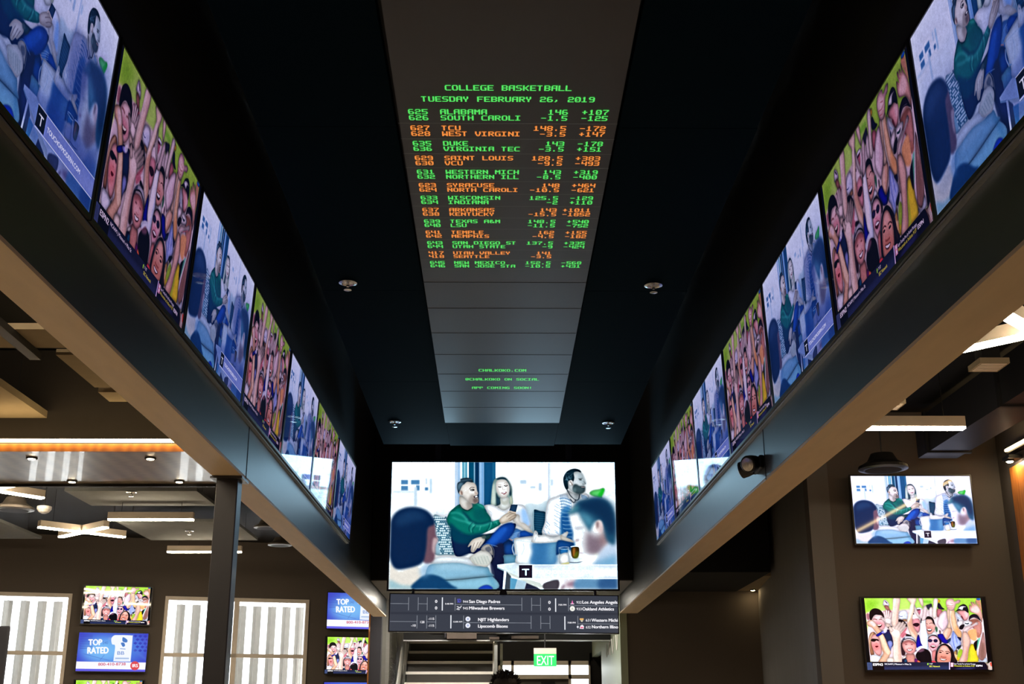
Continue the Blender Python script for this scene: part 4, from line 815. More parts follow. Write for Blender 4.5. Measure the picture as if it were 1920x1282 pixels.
struct('wall_west', MB().box(-12.85, a0[0]+.02, -3.2, a0[1]+.25, 0, CEIL), WALLB, None, 'plain brown side wall of the window room', 'wall')
struct('wall_near', MB().box(-12.8, 6.3, -3.3, -3.15, 0, 6.05), WALLB, None, 'plain brown wall behind the viewer', 'wall')
# corridor at the far end
mb = MB(); n = 70
struct('wall_corridor', MB().box(-2.10, -2.0, 22.2, 27.3, 0, 6), CORR, None, 'corrugated metal wall beside the stairs', 'wall')
mb = MB()
for i in range(100): mb.box(-2.0, -1.955, 22.22+0*i, 27.2, .55+i*.026, .55+i*.026+.013)
wc = mb.build('corrugation', CORR, D.objects['wall_corridor'])
mb = MB()
for y in (22.2, 23.9, 25.2): mb.box(-2.0, -1.94, y, y+.08, 0, 3.6)
mb.build('edge_strip', ALU, D.objects['wall_corridor'])
struct('wall_hall', MB().box(2.08, 2.2, 20.9, 24.85, 0, 6).box(2.08, 2.2, 24.85, 27.2, 2.72, 6), GREENW, None, 'brushed metal wall with white lettering opposite the stairs', 'wall')
wh = D.objects['wall_hall']; MB().box(2.6, 2.7, 24.75, 27.35, 0, 2.8).box(2.19, 2.65, 24.75, 27.35, 2.73, 2.8).box(2.19, 2.65, 24.75, 24.85, 0, 2.8).build('recess', BLACK, wh); mb = MB()
for (y0, y1, t0, b0, w0) in ((23.6, 23.6, 2.78, 2.53, .10), (22.95, 23.3, 2.78, 2.56, .10), (22.9, 22.9, 2.79, 2.53, .10), (22.6, 22.4, 2.80, 2.53, .10), (22.05, 22.35, 2.81, 2.53, .10), (21.75, 21.6, 2.81, 2.54, .10), (21.35, 21.55, 2.82, 2.54, .10)):
    mb.add([(2.072, y0, t0), (2.072, y0-w0, t0), (2.072, y1-w0, b0), (2.072, y1, b0), (2.08, y0, t0), (2.08, y0-w0, t0), (2.08, y1-w0, b0), (2.08, y1, b0)], [(0, 1, 2, 3), (7, 6, 5, 4), (0, 4, 5, 1), (1, 5, 6, 2), (2, 6, 7, 3), (3, 7, 4, 0)])
mb.build('lettering', WHITE, wh)
# far wall with the door
struct('wall_far', MB().box(-2.1, .02, 27.2, 27.4, 0, 6).box(.02, 2.1, 27.2, 27.4, 2.64, 6).box(2.02, 2.7, 27.2, 27.4, 0, 2.81), BLACK, None, 'black wall over the glazed door at the end of the hall', 'wall')
dr = thing('door_1', 'glazed exit door in a pale frame under the exit sign', 'door', (1.0, 27.2, 0), kind='structure')
f = MB()
for x0, x1 in ((-.98, -.92), (-.70, -.64), (.55, .61), (.99, 1.03)): f.box(x0, x1, -.04, .06, 0, 2.64)
f.box(-.98, 1.03, -.04, .06, 2.55, 2.64).box(-.92, .99, -.04, .06, 2.26, 2.35); f.build('frame', FRAMEM, dr)
MB().box(-.64, .55, 0, .05, 0, 2.26).build('door_leaf', WALLG, dr)
MB().box(-.05, .25, -.03, 0, 2.16, 2.2).build('closer', BLACK, dr)
MB().box(-.92, .99, .02, .03, 0, 2.55).build('pane', GLASS, dr)
# right side
def wallseg(name, a, b, t, z0, z1, m, label):
    a, b = Vector(a), Vector(b); d = (b-a).normalized(); nn = Vector((-d.y, d.x))*t
    return struct(name, MB().prism([tuple(a), tuple(b), tuple(b+nn), tuple(a+nn)], z0, z1), m, None, label, 'wall')
wallseg('wall_back', (2.2, 20.92), (4.42, 20.70), .2, 0, CEIL, WALLB, 'dark brown wall under the right-hand beam end')
wallseg('wall_jut', (3.72, 14.25), (4.42, 20.7), -.25, 0, CEIL, WALLG, 'grey side wall between the televisions and the dark brown wall')
wallseg('wall_right', (3.72, 14.25), (6.06, 14.25), .2, 0, CEIL, WALLB, 'brown wall carrying two televisions one above the other')
struct('wall_east', MB().box(6.06, 6.25, -3.2, 14.45, 0, CEIL), WALLB, None, 'side wall clad with orange wood panelling', 'wall')
we = D.objects['wall_east']
mb = MB(); rg = random.Random(2)
for i in range(30): mb.box(6.03+rg.random()*.006, 6.06, 13.9-.19*(i+1)+.006, 13.9-.19*i, 0, 4.18)
mb.build('panelling', PANELW, we)

# ---------------------------------------------------------------- the two big beams
def beam(name, label, xi, xo, zb, y1, seam):
    s = 1 if xi > 0 else -1
    o = struct(name, MB().box(min(xi, xo), max(xi, xo), -3.1, y1, zb+.02, 5.98), BEAM, None, label, 'beam')
    MB().box(min(xi, xo)+.002, max(xi, xo)-.002, -3.1, y1-.002, zb, zb+.02).build('soffit', SOFFIT, o)
    MB().box(min(xi, xi-s*.003), max(xi, xi-s*.003), seam, seam+.012, zb+.0, 3.6).build('joint', BLACK, o)
    return o
bl = beam('beam_wide', 'dark beam with a row of televisions resting on the steel column', -1.95, -2.18, 3.115, 21.55, 9.2)
br = beam('beam_narrow', 'dark beam with a row of televisions and an emergency light', 2.08, 2.38, 3.11, 20.85, 9.17)
for o, x0, x1, z in ((bl, -1.95, -1.918, 3.541), (br, 2.05, 2.08, 3.519)): MB().box(x0, x1, 3.4, 15.55, z-.010, z).build('bezel_glint', ALU, o)  # bezel reflection along the television bottoms, built as a bright metal strip
tag(MB().box(-2.15, -1.985, 9.09, 9.255, 0, 3.115).build('column', STEEL, None, 'structure', bevel=.008), 'dark square steel column under the beam', 'column', None, 'structure')
MB().box(-2.19, -1.945, 9.05, 9.295, 3.095, 3.113).build('cap_plate', STEEL, D.objects['column'])
tag(MB().box(-2.25, -2.05, 21.8, 22.0, 0, 3.3).build('column', STEEL, None, 'structure'), 'dark column at the far end of the beam', 'column', None, 'structure')
MB().box(-2.275, -2.25, 21.78, 22.0, 0, 3.3).build('corner_trim', ORANGE, D.objects['column.001'])
# black mass behind the big screen
struct('trim_header', MB().box(-1.94, 2.07, 18.62, 21.5, 3.42, 5.99), BLACK, None, 'black box header carrying the big screen', 'header')
MB().box(-1.94, 2.07, 18.62, 21.5, 3.405, 3.42).build('soffit', WALLG, D.objects['trim_header'])
# low equipment header beyond the ticker
th = D.objects['trim_header']
for x in (-1.3, -.4, .5, 1.4):  # unseen downlights added to brighten the stair treads and corridor
    o = MB().lathe([(.13, 0), (.13, -.012), (.11, -.014)], (x, 21.25, 3.405), n=24).build('added_downlight', BLACK, th)
    MB().lathe([(.105, -.004), (.10, -.016)], (x, 21.25, 3.405), n=20).build('diffuser', mat('hall_fill_downlight' if x > 0 else 'stair_fill_downlight', (.8, .8, .8), .4, emit=(1, .93, .80), strength=150 if x > 0 else 430), o)
hd = struct('trim_soffit', MB().box(-1.72, 2.07, 22.6, 22.95, 2.78, 5.9), DECK, None, 'low black header hung with pipes and conduit above the stairs', 'header')
mb = MB()
for z in (2.93, 3.0, 3.06): mb.tube((-1.2, 22.5, z), (1.6, 22.5, z), .012)
mb.tube((-.95, 22.52, 2.82), (-.95, 22.52, 2.95), .02); mb.build('pipe', STEEL, hd)
MB().box(-.92, -.38, 22.42, 22.6, 2.80, 2.90).box(-.15, .03, 22.45, 22.6, 2.79, 2.83).box(.25, .75, 22.45, 22.6, 2.80, 2.85).build('junction_box', mat('brown_box', (.07, .05, .04), .7), hd)
mb = MB(); mb.box(-.02, .22, 22.3, 22.6, 2.88, 2.99); mb.lathe([(.05, 0), (.05, .06)], (.1, 22.24, 2.92), (0, 1, 0)); mb.build('projector', mat('equipment_grey', (.06, .05, .045), .5), hd)
MB().box(-1.72, 2.07, 22.58, 22.62, 2.765, 2.785).build('edge_trim', ALU, hd)

# ---------------------------------------------------------------- televisions
TVM = {}
def tv_mats(M, w, kind, label, group, depth=.045, bez=.022, bracket=.03, name='television'):
    h = w*9/16; key = (round(w, 3), kind, depth)
    r = thing(name, label, 'television', M=M, group=group)
    if key not in TVM:
        sc = MB().add([(-w/2, 0, -h/2), (w/2, 0, -h/2), (w/2, 0, h/2), (-w/2, 0, h/2)], [(0, 1, 2, 3)]); sc.uv = [(0, 0), (1, 0), (1, 1), (0, 1)]
        a = sc.build('screen', SCR[kind], r)
        W2_, H2 = w/2+bez, h/2+bez; bz = MB()
        bz.box(-W2_, -w/2, -.006, .012, -H2, H2).box(w/2, W2_, -.006, .012, -H2, H2).box(-w/2, w/2, -.006, .012, h/2, H2).box(-w/2, w/2, -.006, .012, -H2, -h/2)
        b = bz.build('bezel', PLASTIC, r)
        hs = MB().box(-W2_+.003, W2_-.003, .002, depth*.5, -H2+.003, H2-.003); hs.box(-w*.35, w*.35, depth*.5, depth, -h*.35, h*.35)
        c = hs.build('housing', PLASTIC, r)
        d = MB().box(-w*.2, w*.2, depth, depth+bracket, -h*.2, h*.2).build('wall_bracket', STEEL, r)
        TVM[key] = (a, b, c, d)
    else:
        for q in TVM[key]:
            o = q.copy(); COL.objects.link(o); o.parent = r
    return r
def basis(right, upv, c):
    right, upv = Vector(right).normalized(), Vector(upv).normalized(); tw = right.cross(upv)
    return Matrix(((right.x, -tw.x, upv.x, c[0]), (right.y, -tw.y, upv.y, c[1]), (right.z, -tw.z, upv.z, c[2]), (0, 0, 0, 1)))
ORD = ['first', 'second', 'third', 'fourth', 'fifth', 'sixth', 'seventh']
for side, (aT, zT, aB, zB, Y0, P, sg, where) in enumerate(((1.8564, 3.203, 1.9039, 2.2661, 3.4954, 1.72, -1, 'beam on the steel column'), (2.0051, 3.1803, 2.0361, 2.2434, 3.44, 1.7131, 1, 'beam with the emergency light'))):
    for i in range(-1, 7):
        if i == -1: continue
        c = (sg*(aT+aB)/2, Y0+i*P+.833, (zT+zB)/2+H)
        k = 'side_crowd' if i % 2 else 'side_lounge'
        what = 'crowd picture television' if i % 2 else 'lounge picture television'
        tv_mats(basis((0, -sg, 0), (sg*(aT-aB), 0, zT-zB), c), 1.666, k, f'{what}, {ORD[i]} from the near end of the {where}', 'row of televisions on the ' + where, .03, .022, .006 if sg < 0 else .004)
tv_mats(basis((1, 0, 0), (0, 0, 1), (.076, 16.1, 2.561+H)), 3.025, 'big_lounge', 'huge bright screen of friends in a lounge on the black header', None, .12, .025, .05, 'video_wall')
vw = D.objects['video_wall']
for x in (-.9, .9): MB().box(x-.04, x+.04, .13, .21, -.6, 2.1).build('mounting_pole', BLACK, vw)
MB().lathe([(.05, -.05), (.05, .05)], (.0, .0, -.91), (0, 1, 0), 16).build('knob', BLACK, vw)
for z, k, w in ((2.43, 'wall_lounge', 'wall television showing friends in a lounge, above the crowd picture on the brown wall'), (.995, 'wall_crowd', 'wall television showing a cheering crowd, below the lounge picture on the brown wall')):
    tv_mats(basis((1, 0, 0), (0, 0, 1), (4.93, 14.13, z+H)), 1.43, k, w, 'pair of televisions beside the wood panelling', .07, .018, .04)
for u, ks, where in ((2.205, ('wall_crowd', 'wall_rated', 'wall_crowd'), 'between the two windows'), (7.04, ('wall_rated', 'wall_crowd', 'wall_rated'), 'beside the far column')):
    for j, k in enumerate(ks):
        lab = ('wall television showing a cheering crowd' if k == 'wall_crowd' else 'wall television with a blue telephone advert') + ', ' + ('top', 'middle', 'bottom')[j] + ' of the stack ' + where
        tv_mats(basis((PD.x, PD.y, 0), (0, 0, 1), wl(u, -.11, 3.585-.903*j)), 1.30, k, lab, 'televisions stacked ' + where, .07, .018, .04)
# long fixtures sign under the big screen
tk = thing('ticker_sign', 'long narrow sign of fixtures hanging under the huge bright screen', 'sign', M=basis((1, 0, -.0095), (.0095, 0, 1), (.084, 16.05, 1.393+H)))
w, h = 2.982, .470
sc = MB().add([(-w/2, 0, -h/2), (w/2, 0, -h/2), (w/2, 0, h/2), (-w/2, 0, h/2)], [(0, 1, 2, 3)]); sc.uv = [(0, 0), (1, 0), (1, 1), (0, 1)]; sc.build('screen', SCR['ticker'], tk)
MB().box(-w/2-.015, w/2+.015, .002, .12, -h/2-.012, h/2+.012).build('housing', PLASTIC, tk)
for x in (-1.2, 1.2): MB().tube((x, .06, h/2), (x, .06, h/2+.075), .02).build('hanger', STEEL, tk)

# ---------------------------------------------------------------- hanging ceiling over the hall with the odds screen
cz = 3.48 + H
cc = thing('ceiling_cloud', 'long dark panelled ceiling hung over the middle of the hall', 'ceiling panel', (0, 0, cz))
ys = [1.0, 3.7, 6.6, 9.5, 12.31, 15.3]
for i in range(5):
    for xs in (((-1.465-.005*i), -.625), (.735, 1.575+.006*i)):
        MB().box(xs[0], xs[1], ys[i]+.003, ys[i+1]-.003, 0, .07).build('panel', NAVY, cc)
MB().box(-.622, .732, 14.11, 15.36, -.004, .07).build('panel', NAVY, cc)
MB().box(-1.4, 1.5, 1.0, 15.2, .07, .12).build('frame', BLACK, cc)
ob = thing('odds_board', 'long ceiling screen listing basketball odds in green and orange', 'display board', (0, 0, cz-.02))
bd = MB().prism([(-.57, 1.0), (.70, 1.0), (.735, 14.05), (-.635, 14.05)], 0, .05).build('board', BOARD, ob)
for y in (9.243, 9.887, 10.581, 11.261, 11.948, 12.62, 13.312): MB().box(-.62, .722, y, y+.006, -.0015, 0).build('seam', BLACK, ob)
GL = dict(A='3F63637F636363', B='7E63637E63637E', C='3F60606060603F', D='7E63636363637E', E='7F60607E60607F', F='7F60607E606060', G='3F60606763633F', H='6363637F636363', I='7E18181818187E', J='0F03030303633E', K='63666C786C6663', L='6060606060607F', M='63777F6B636363', N='63737B6F676363', O='3E63636363633E', P='7E63637E606060', R='7E63637E6C6663', S='3F60603E03037E', T='7E181818181818', U='6363636363633E', V='6363636336361C', W='6363636B7F7763', X='63361C1C366363', Y='6666663C181818')
GL.update({'0': '3E67636B73633E', '1': '1838181818187E', '2': '3E63033E60607F', '3': '7E03033E03037E', '4': '6363637F030303', '5': '7F60607E03037E', '6': '3E60607E63633E', '7': '7F03060C181818', '8': '3E63633E63633E', '9': '3E63633F03033E', '+': '0018187E181800', '-': '0000007E000000', '.': '00000000001818', ',': '00000000181830', '&': '386C38706F663B', '@': '3E636F6B6F603E', '!': '18181818180018'})
def pixels(mb, txt, x, yc, cw=.0405, ch=.061, right=False):
    if right: x = x - cw*len(txt)
    px, py = cw/8, ch/7
    for k, c in enumerate(txt):
        if c == ' ': continue
        bits = bytes.fromhex(GL[c])
        for r in range(7):
            run = None
            for b in range(8):
                on = b < 7 and bits[r] >> (6-b) & 1
                if on and run is None: run = b
                if not on and run is not None:
                    x0, x1 = x+(k*8+run)*px, x+(k*8+b)*px; y0 = yc-ch/2+r*py
                    mb.add([(x0, y0, -.003), (x1, y0, -.003), (x1, y0+py*.93, -.003), (x0, y0+py*.93, -.003)], [(0, 3, 2, 1)]); run = None
GR, AM, LN = MB(), MB(), MB()
for t, y in (('COLLEGE BASKETBALL', 6.083), ('TUESDAY FEBRUARY 26, 2019', 6.213)): pixels(GR, t, .057-.0405*len(t)/2, y)
ROWS = '''625|ALABAMA|146|+107|626|SOUTH CAROLI|-1.5|-125
627|TCU|148.5|-172|628|WEST VIRGINI|-3.5|+147
635|DUKE|143|-178|636|VIRGINIA TEC|-3.5|+151
629|SAINT LOUIS|128.5|+383|630|VCU|-9.5|-493
631|WESTERN MICH|143|+319|632|NORTHERN ILL|-8.5|-400
623|SYRACUSE|148|+464|624|NORTH CAROLI|-10.5|-621
633|WISCONSIN|125.5|-129|634|INDIANA|-2|+110
637|ARKANSAS|143|+1011|638|KENTUCKY|-15.5|-1852
639|TEXAS A&M|148.5|+540|640|LSU|-11.5|-752
641|TEMPLE|162|+155|642|MEMPHIS|-4.5|-182
643|SAN DIEGO ST|137.5|+335|644|UTAH STATE|-9|-424
417|UTAH VALLEY|141||418|SEATTLE|-3.5|
645|NEW MEXICO|152.5|-568|646|SAN JOSE STA|-10.5|+431'''.split('\n')
for i, row in enumerate(ROWS):
    f = row.split('|'); y = 6.506 + .2027*i; m = AM if i % 2 else GR
    for k in (0, 1):
        a, b, c, e = f[4*k:4*k+4]; yy = y - (.067 if k else .141)
        pixels(m, a, -.536, yy); pixels(m, b, -.347, yy); pixels(m, c, .416, yy, right=True); pixels(m, e, .657, yy, right=True)
    LN.add([(-.605, y, -.002), (.718, y, -.002), (.718, y+.005, -.002), (-.605, y+.005, -.002)], [(0, 3, 2, 1)])
for t, y in (('CHALKOKO.COM', 11.80), ('@CHALKOKO ON SOCIAL', 12.135), ('APP COMING SOON!', 12.467)): pixels(GR, t, .047-.041*len(t)/2, y, .041, .09)
GR.build('green_lettering', GREEN, ob); AM.build('orange_lettering', AMBER, ob); LN.build('row_line', LINE, ob)

# ---------------------------------------------------------------- sprinklers
def sprinkler(loc, label, group, r=.075):
    t = thing('sprinkler', label, 'sprinkler', loc, 0, group)
    MB().lathe([(r*.35, 0), (r, -.004), (r, -.014), (r*.72, -.020), (r*.62, -.012)], n=28).build('escutcheon', CHROME, t, smooth=False)
    MB().lathe([(.012, -.01), (.010, -.045)], n=10).box(-.014, -.010, -.003, .003, -.07, -.03).box(.010, .014, -.003, .003, -.07, -.03).build('body', CHROME, t)
    MB().lathe([(.006, -.066), (.032, -.070), (.032, -.074), (.006, -.076)], n=18).build('deflector', CHROME, t)
    return t
sp = sprinkler((-1.237, 9.29, cz), 'chrome sprinkler near the odds list, on the steel column side', 'sprinklers in the hall ceiling')
dup(sp, (1.285, 9.33, cz), 0, 'chrome sprinkler near the odds list, on the emergency light side')
dup(sp, (-1.239, 14.05, cz), 0, 'chrome sprinkler at the far end of the hall ceiling, steel column side')
dup(sp, (1.33, 14.09, cz), 0, 'chrome sprinkler at the far end of the hall ceiling, emergency light side')

# ---------------------------------------------------------------- emergency light on the beam
em = thing('emergency_light', 'black twin head emergency light fixed to the beam under the televisions', 'emergency light', (2.08, 9.36, 1.965+H))
MB().box(-.035, 0, -.15, .15, -.05, .05).build('back_box', PLASTIC, em, bevel=.008)
for y, ax in ((-.07, (-.72, -.65, -.25)), (.12, (-.8, .55, -.2))):
    c = Vector((-.085, y, -.005)); a = Vector(ax).normalized()
    hdn = MB().lathe([(.02, -.065), (.06, -.05), (.068, 0), (.068, .045), (.060, .05)], c, a, 24).build('lamp_head', PLASTIC, em, smooth=False)
    MB().lathe([(.058, .046), (.05, .056), (.02, .062)], c, a, 24).build('lens', LENS, hdn)
    MB().tube((-.03, y, 0), c, .016).build('arm', PLASTIC, em)

# ---------------------------------------------------------------- lamps hung in the side rooms
def linear(loc, rz, L, label, group, arms=1, h=.12, w=.10, drop=None):
    t = thing('linear_pendant' if arms == 1 else 'cross_pendant', label, 'ceiling light', loc, rz, group)
    dr_ = (CEIL - loc[2]) if drop is None else drop
    for k in range(arms):
        d = Vector((1, 0, 0)) if k == 0 else Vector((0, 1, 0)); e = Vector((0, 1, 0)) if k == 0 else Vector((1, 0, 0))
        def bx(l0, l1, ww, z0, z1): return [tuple(d*l + e*s*ww/2 + Vector((0, 0, z))) for l in (l0, l1) for s in (-1, 1) for z in (z0, z1)]
        F = [(0, 1, 3, 2), (4, 6, 7, 5), (0, 4, 5, 1), (2, 3, 7, 6), (0, 2, 6, 4), (1, 5, 7, 3)]
        segs = [(-L/2, L/2)] if k == 0 else [(-L/2, -w/2-.002), (w/2+.002, L/2)]
        hs, df = MB(), MB()
        for l0, l1 in segs: hs.add(bx(l0, l1, w, .022, h), F); df.add(bx(l0+.004, l1-.004, w-.006, 0, .021), F)
        hs.build('housing', HOUSE, t); df.build('diffuser', GLOW, t)
    for x in (-L*.35, L*.35): MB().tube((x, 0, h), (x, 0, dr_), .004, 8).build('hanger', BLACK, t)
    return t
Z = lambda r: r + H
linear((-5.19, 18.0, Z(2.925)), 0, 1.27, 'straight glowing bar light beside the steel column, over the grey ceiling panel', 'bar lights in the window room', drop=.275)
linear((-5.32, 22.0, Z(2.99)), 0, 1.34, 'straight glowing bar light partly behind the steel column, nearest the windows', 'bar lights in the window room')
linear((-6.78, 19.73, Z(3.0)), math.atan2(1.03, .99), 1.5, 'cross shaped glowing light above the crowd television between the windows', 'cross lights', 2)
linear((-6.79, 16.02, Z(3.0)), math.atan2(.56, .43), 1.55, 'cross shaped glowing light cut by the photo edge under the wooden canopy', 'cross lights', 2)
linear((3.93, 8.27, Z(2.7)), math.radians(45), 1.2, 'cross shaped glowing light beside the beam with the emergency light', 'cross lights', 2)
linear((3.78, 11.0, Z(2.65)), 0, 1.24, 'straight glowing bar light above the lounge television beside the panelling', 'bar lights over the brown wall')

# unseen bar lights added overhead to brighten the side rooms
for i, (x, y, z) in enumerate(((-4.6, 3.0, 3.0), (-3.7, 5.0, 3.0), (-3.6, 7.4, 3.2), (-4.9, 6.2, 3.0), (-8.6, 9.0, 3.0), (-9.6, 14.5, 3.0), (-9.8, 19.0, 3.0), (4.4, 4.4, 2.8))):
    linear((x, y, Z(z)), 0, 1.6, 'added unseen bar light overhead before the ' + ('canopy' if x < 0 else 'brown wall'), 'added bar lights overhead')
linear((.2, 25.6, 5.2), math.pi/2, 2.0, 'added unseen bar light high above the stairs', 'added bar lights above the stairs', drop=.8)  # this one and the next are unseen, added to brighten the stair hall
linear((-.9, 22.15, 5.0), 0, 1.6, 'added unseen bar light between the black headers', 'added bar lights above the stairs', drop=1.0)

# canopy over the bar
cn = thing('bar_canopy', 'wooden bar canopy with a glossy underside and recessed spotlights', 'canopy', (-6.2, 12.15, Z(2.5)))
MB().box(-3.6, 3.55, -.79, .78, .0, .04).build('underside', CANOPY, cn)
MB().box(-3.62, 3.55, -.83, -.79, .0, .075).build('front_board', ORANGE, cn)
MB().box(-3.62, 3.55, -.83, .80, .076, .09).build('deck', BLACK, cn)
MB().box(-3.62, 3.55, -.45, .80, .09, 1.13).build('upper_wall', WALLD, cn)
MB().box(-3.62, 3.55, .78, .82, -.03, .075).build('rear_board', BLACK, cn)
for x, y in ((1.64, -.55), (2.797, -.55), (1.64, .62), (2.785, .62), (.45, -.55), (.45, .62)):
    o = MB().lathe([(.055, -.002), (.055, -.012), (.042, -.014)], (x, y, 0), n=20).build('spotlight', BLACK, cn)
    MB().lathe([(.038, -.010), (.034, -.018)], (x, y, 0), n=16).build('bulb', SPOT, o)
tag(MB().box(-9.8, -2.75, 11.27, 11.31, Z(2.588), Z(2.612)).build('led_strip', STRIP), 'glowing warm strip light along the front of the wooden canopy', 'strip light')

# grey and tan acoustic panels
def cloud(x0, x1, y0, y1, z, m, label, group, th=.05):
    t = thing('acoustic_panel', label, 'ceiling panel', ((x0+x1)/2, (y0+y1)/2, Z(z)), 0, group)
    MB().box((x0-x1)/2, (x1-x0)/2, (y0-y1)/2, (y1-y0)/2, 0, th).build('board', m, t)
    mb = MB()
    for sx in (-1, 1):
        for sy in (-1, 1): mb.tube((sx*(x1-x0)*.4, sy*(y1-y0)*.4, th), (sx*(x1-x0)*.4, sy*(y1-y0)*.4, CEIL-Z(z)), .004, 6)
    mb.build('hanger_wires', BLACK, t); return t
g = 'acoustic panels over the window room'
cloud(-6.2, -4.31, 17.09, 18.31, 3.2, CLOUD, 'grey ceiling panel just behind the wooden canopy, with a sprinkler', g)
cloud(-6.28, -4.35, 19.83, 21.9, 3.2, CLOUD, 'grey ceiling panel behind the steel column, with a sprinkler', g)
cloud(-10.1, -8.19, 19.8, 21.73, 3.2, CLOUD, 'grey ceiling panel at the photo edge above the first window', g)
g = 'acoustic panels near the beam'
cloud(-6.4, -4.46, 8.6, 11.6, 2.9, CLOUDT, 'large tan ceiling panel at the photo edge above the glowing strip', g, .07)
cloud(-4.44, -2.6, 8.80, 9.28, 2.9, CLOUDT, 'tan ceiling strip crossed by a dark duct beside the beam', g)
cloud(-3.63, -2.5, 9.47, 10.47, 2.9, CLOUDT, 'tan ceiling panel half hidden by the beam, beyond the dark duct', g)
cloud(-3.65, -2.5, 10.63, 10.97, 2.9, CLOUDT, 'narrow tan ceiling panel half hidden by the beam, nearest the canopy', g)
tag(MB().bar((-3.75, 8.5, Z(2.87)), (-3.77, 9.42, Z(2.87)), .09, .06).build('duct', mat('duct_grey', (.03, .03, .032), .6)), 'short dark duct crossing the tan ceiling strip', 'duct')
dup(sp, (-5.25, 17.13, Z(3.2)), 0, 'small sprinkler under the grey ceiling panel just behind the canopy', 'sprinklers in the window room')
dup(sp, (-5.30, 20.75, Z(3.2)), 0, 'small sprinkler under the grey ceiling panel behind the steel column', 'sprinklers in the window room')

def speaker(loc, r, label, group, ring=BLACK):
    t = thing('pendant_speaker', label, 'speaker', loc, 0, group); k = r/.25
    MB().lathe([(r*.45, .16*k), (r*.62, .08*k), (r*.98, .03*k), (r, .0), (r*.80, -.012*k)], n=32).build('shell', ring, t, smooth=False)
    MB().lathe([(r*.78, -.006*k), (r*.70, -.016*k), (r*.1, -.020*k)], n=32).build('grille', mat('speaker_grille', (.03, .028, .028), .8), t)
    MB().tube((0, 0, .15*k), (0, 0, CEIL-loc[2]), .008, 8).build('hanger', BLACK, t); return t
RIM = mat('speaker_shell', (.10, .085, .07), .4)
speaker((-6.84, 17.0, Z(2.915)), .27, 'round hanging speaker under the cross light at the photo edge', 'hanging speakers', RIM)
speaker((-3.66, 19.0, Z(2.97)), .19, 'round hanging speaker peeping from behind the beam, second from the canopy', 'hanging speakers', RIM)
speaker((-3.78, 21.0, Z(2.98)), .21, 'round hanging speaker beside the beam nearest the windows', 'hanging speakers', RIM)
speaker((4.117, 12.6, Z(2.6)), .26, 'round black hanging speaker above the lounge television', 'hanging speakers', mat('speaker_black', (.009, .008, .008), .3))
sd = thing('smoke_detector', 'small white smoke detector beside the round speaker at the photo edge', 'smoke detector', (-6.42, 17.0, Z(2.90)))
MB().lathe([(.10, .06), (.10, .02), (.07, -.02), (.03, -.04)], n=20).build('body', WHITE, sd); MB().tube((0, 0, .06), (0, 0, CEIL-Z(2.90)), .008, 8).build('conduit', BLACK, sd)
# right room ceiling
dk = thing('air_duct', 'long black air duct above the two wall televisions', 'duct', (5.2, 11.0, Z(3.0)))
MB().box(-.23, .23, -4, 2.9, 0, .45).build('trunk', mat('duct_blue_black', (.018, .019, .024), .5), dk)
for y in (.4, 2.5): MB().box(-.26, .26, y, y+.06, -.02, .47).build('flange', BLACK, dk)
for x, y, lb in ((4.33, 10.12, 'small tan air vent in the dark ceiling under the cross light'), (3.87, 11.5, 'dim air vent in the dark ceiling close to the beam')):
    v = thing('air_vent', lb, 'vent', (x, y, Z(3.0)), 0, 'air vents in the dark ceiling'); MB().box(-.13, .13, -.14, .14, 0, .05).build('frame', CLOUDT, v)
    mb = MB(); [mb.box(-.11, .11, -.12+i*.04, -.10+i*.04, -.004, 0) for i in range(6)]; mb.build('slats', HOUSE, v); MB().box(-.08, .08, -.08, .08, .05, CEIL-Z(3.0)).build('neck', DECK, v)
tag(MB().box(5.93, 5.96, 6.0, 13.72, Z(3.04), Z(3.065)).build('led_strip', STRIP), 'glowing warm strip light above the orange wood panelling', 'strip light')
MB().box(5.96, 6.06, 5.9, 13.75, Z(3.02), Z(3.09)).build('cove', BLACK, we)
o = MB().lathe([(.05, 0), (.05, -.02)], (5.95, 13.66, Z(2.93)), n=18).build('spotlight', BLACK, we); MB().lathe([(.04, -.015), (.03, -.03)], (5.95, 13.66, Z(2.93)), n=16).build('bulb', mat('panel_spot', (.8, .8, .8), .4, emit=(1, .80, .52), strength=260), o)
MB().box(5.9, 6.06, 13.55, 13.75, Z(2.93), Z(2.97)).build('spot_bracket', BLACK, we)
# lit niche beside the grey side wall
nc = struct('trim_niche', MB().box(4.055, 4.75, 18.6, 20.72, 2.174+H, 2.25+H), CLOUDT, None, 'small tan soffit above the dark brown wall', 'soffit')
o = MB().lathe([(.05, 0), (.05, -.02)], (4.3, 20.5, 2.174+H), n=18).build('spotlight', BLACK, nc); MB().lathe([(.04, -.012), (.03, -.024)], (4.3, 20.5, 2.174+H), n=16).build('bulb', mat('dim_spot', (.8, .8, .8), .4, emit=(1, .72, .36), strength=90), o)
fl = thing('added_floor_lamp', 'added unseen floor lamp standing by the dark brown wall', 'lamp', (3.9, 19.9, 0))  # unseen lamp added to light the niche and side wall from below
MB().lathe([(.15, 0), (.15, .02), (.02, .03)], n=24).build('base', BLACK, fl); MB().tube((0, 0, .02), (0, 0, 1.15), .012).build('pole', STEEL, fl)
MB().lathe([(.16, 1.05), (.11, 1.38)], n=24).build('shade', mat('added_lamp_shade', (.8, .7, .5), .8, emit=(1, .72, .42), strength=2), fl)
struct('trim_bulkhead', MB().box(2.4, 4.055, 18.0, 20.72, 2.16+H, CEIL), DECK, None, 'black bulkhead above the dark brown wall', 'bulkhead')

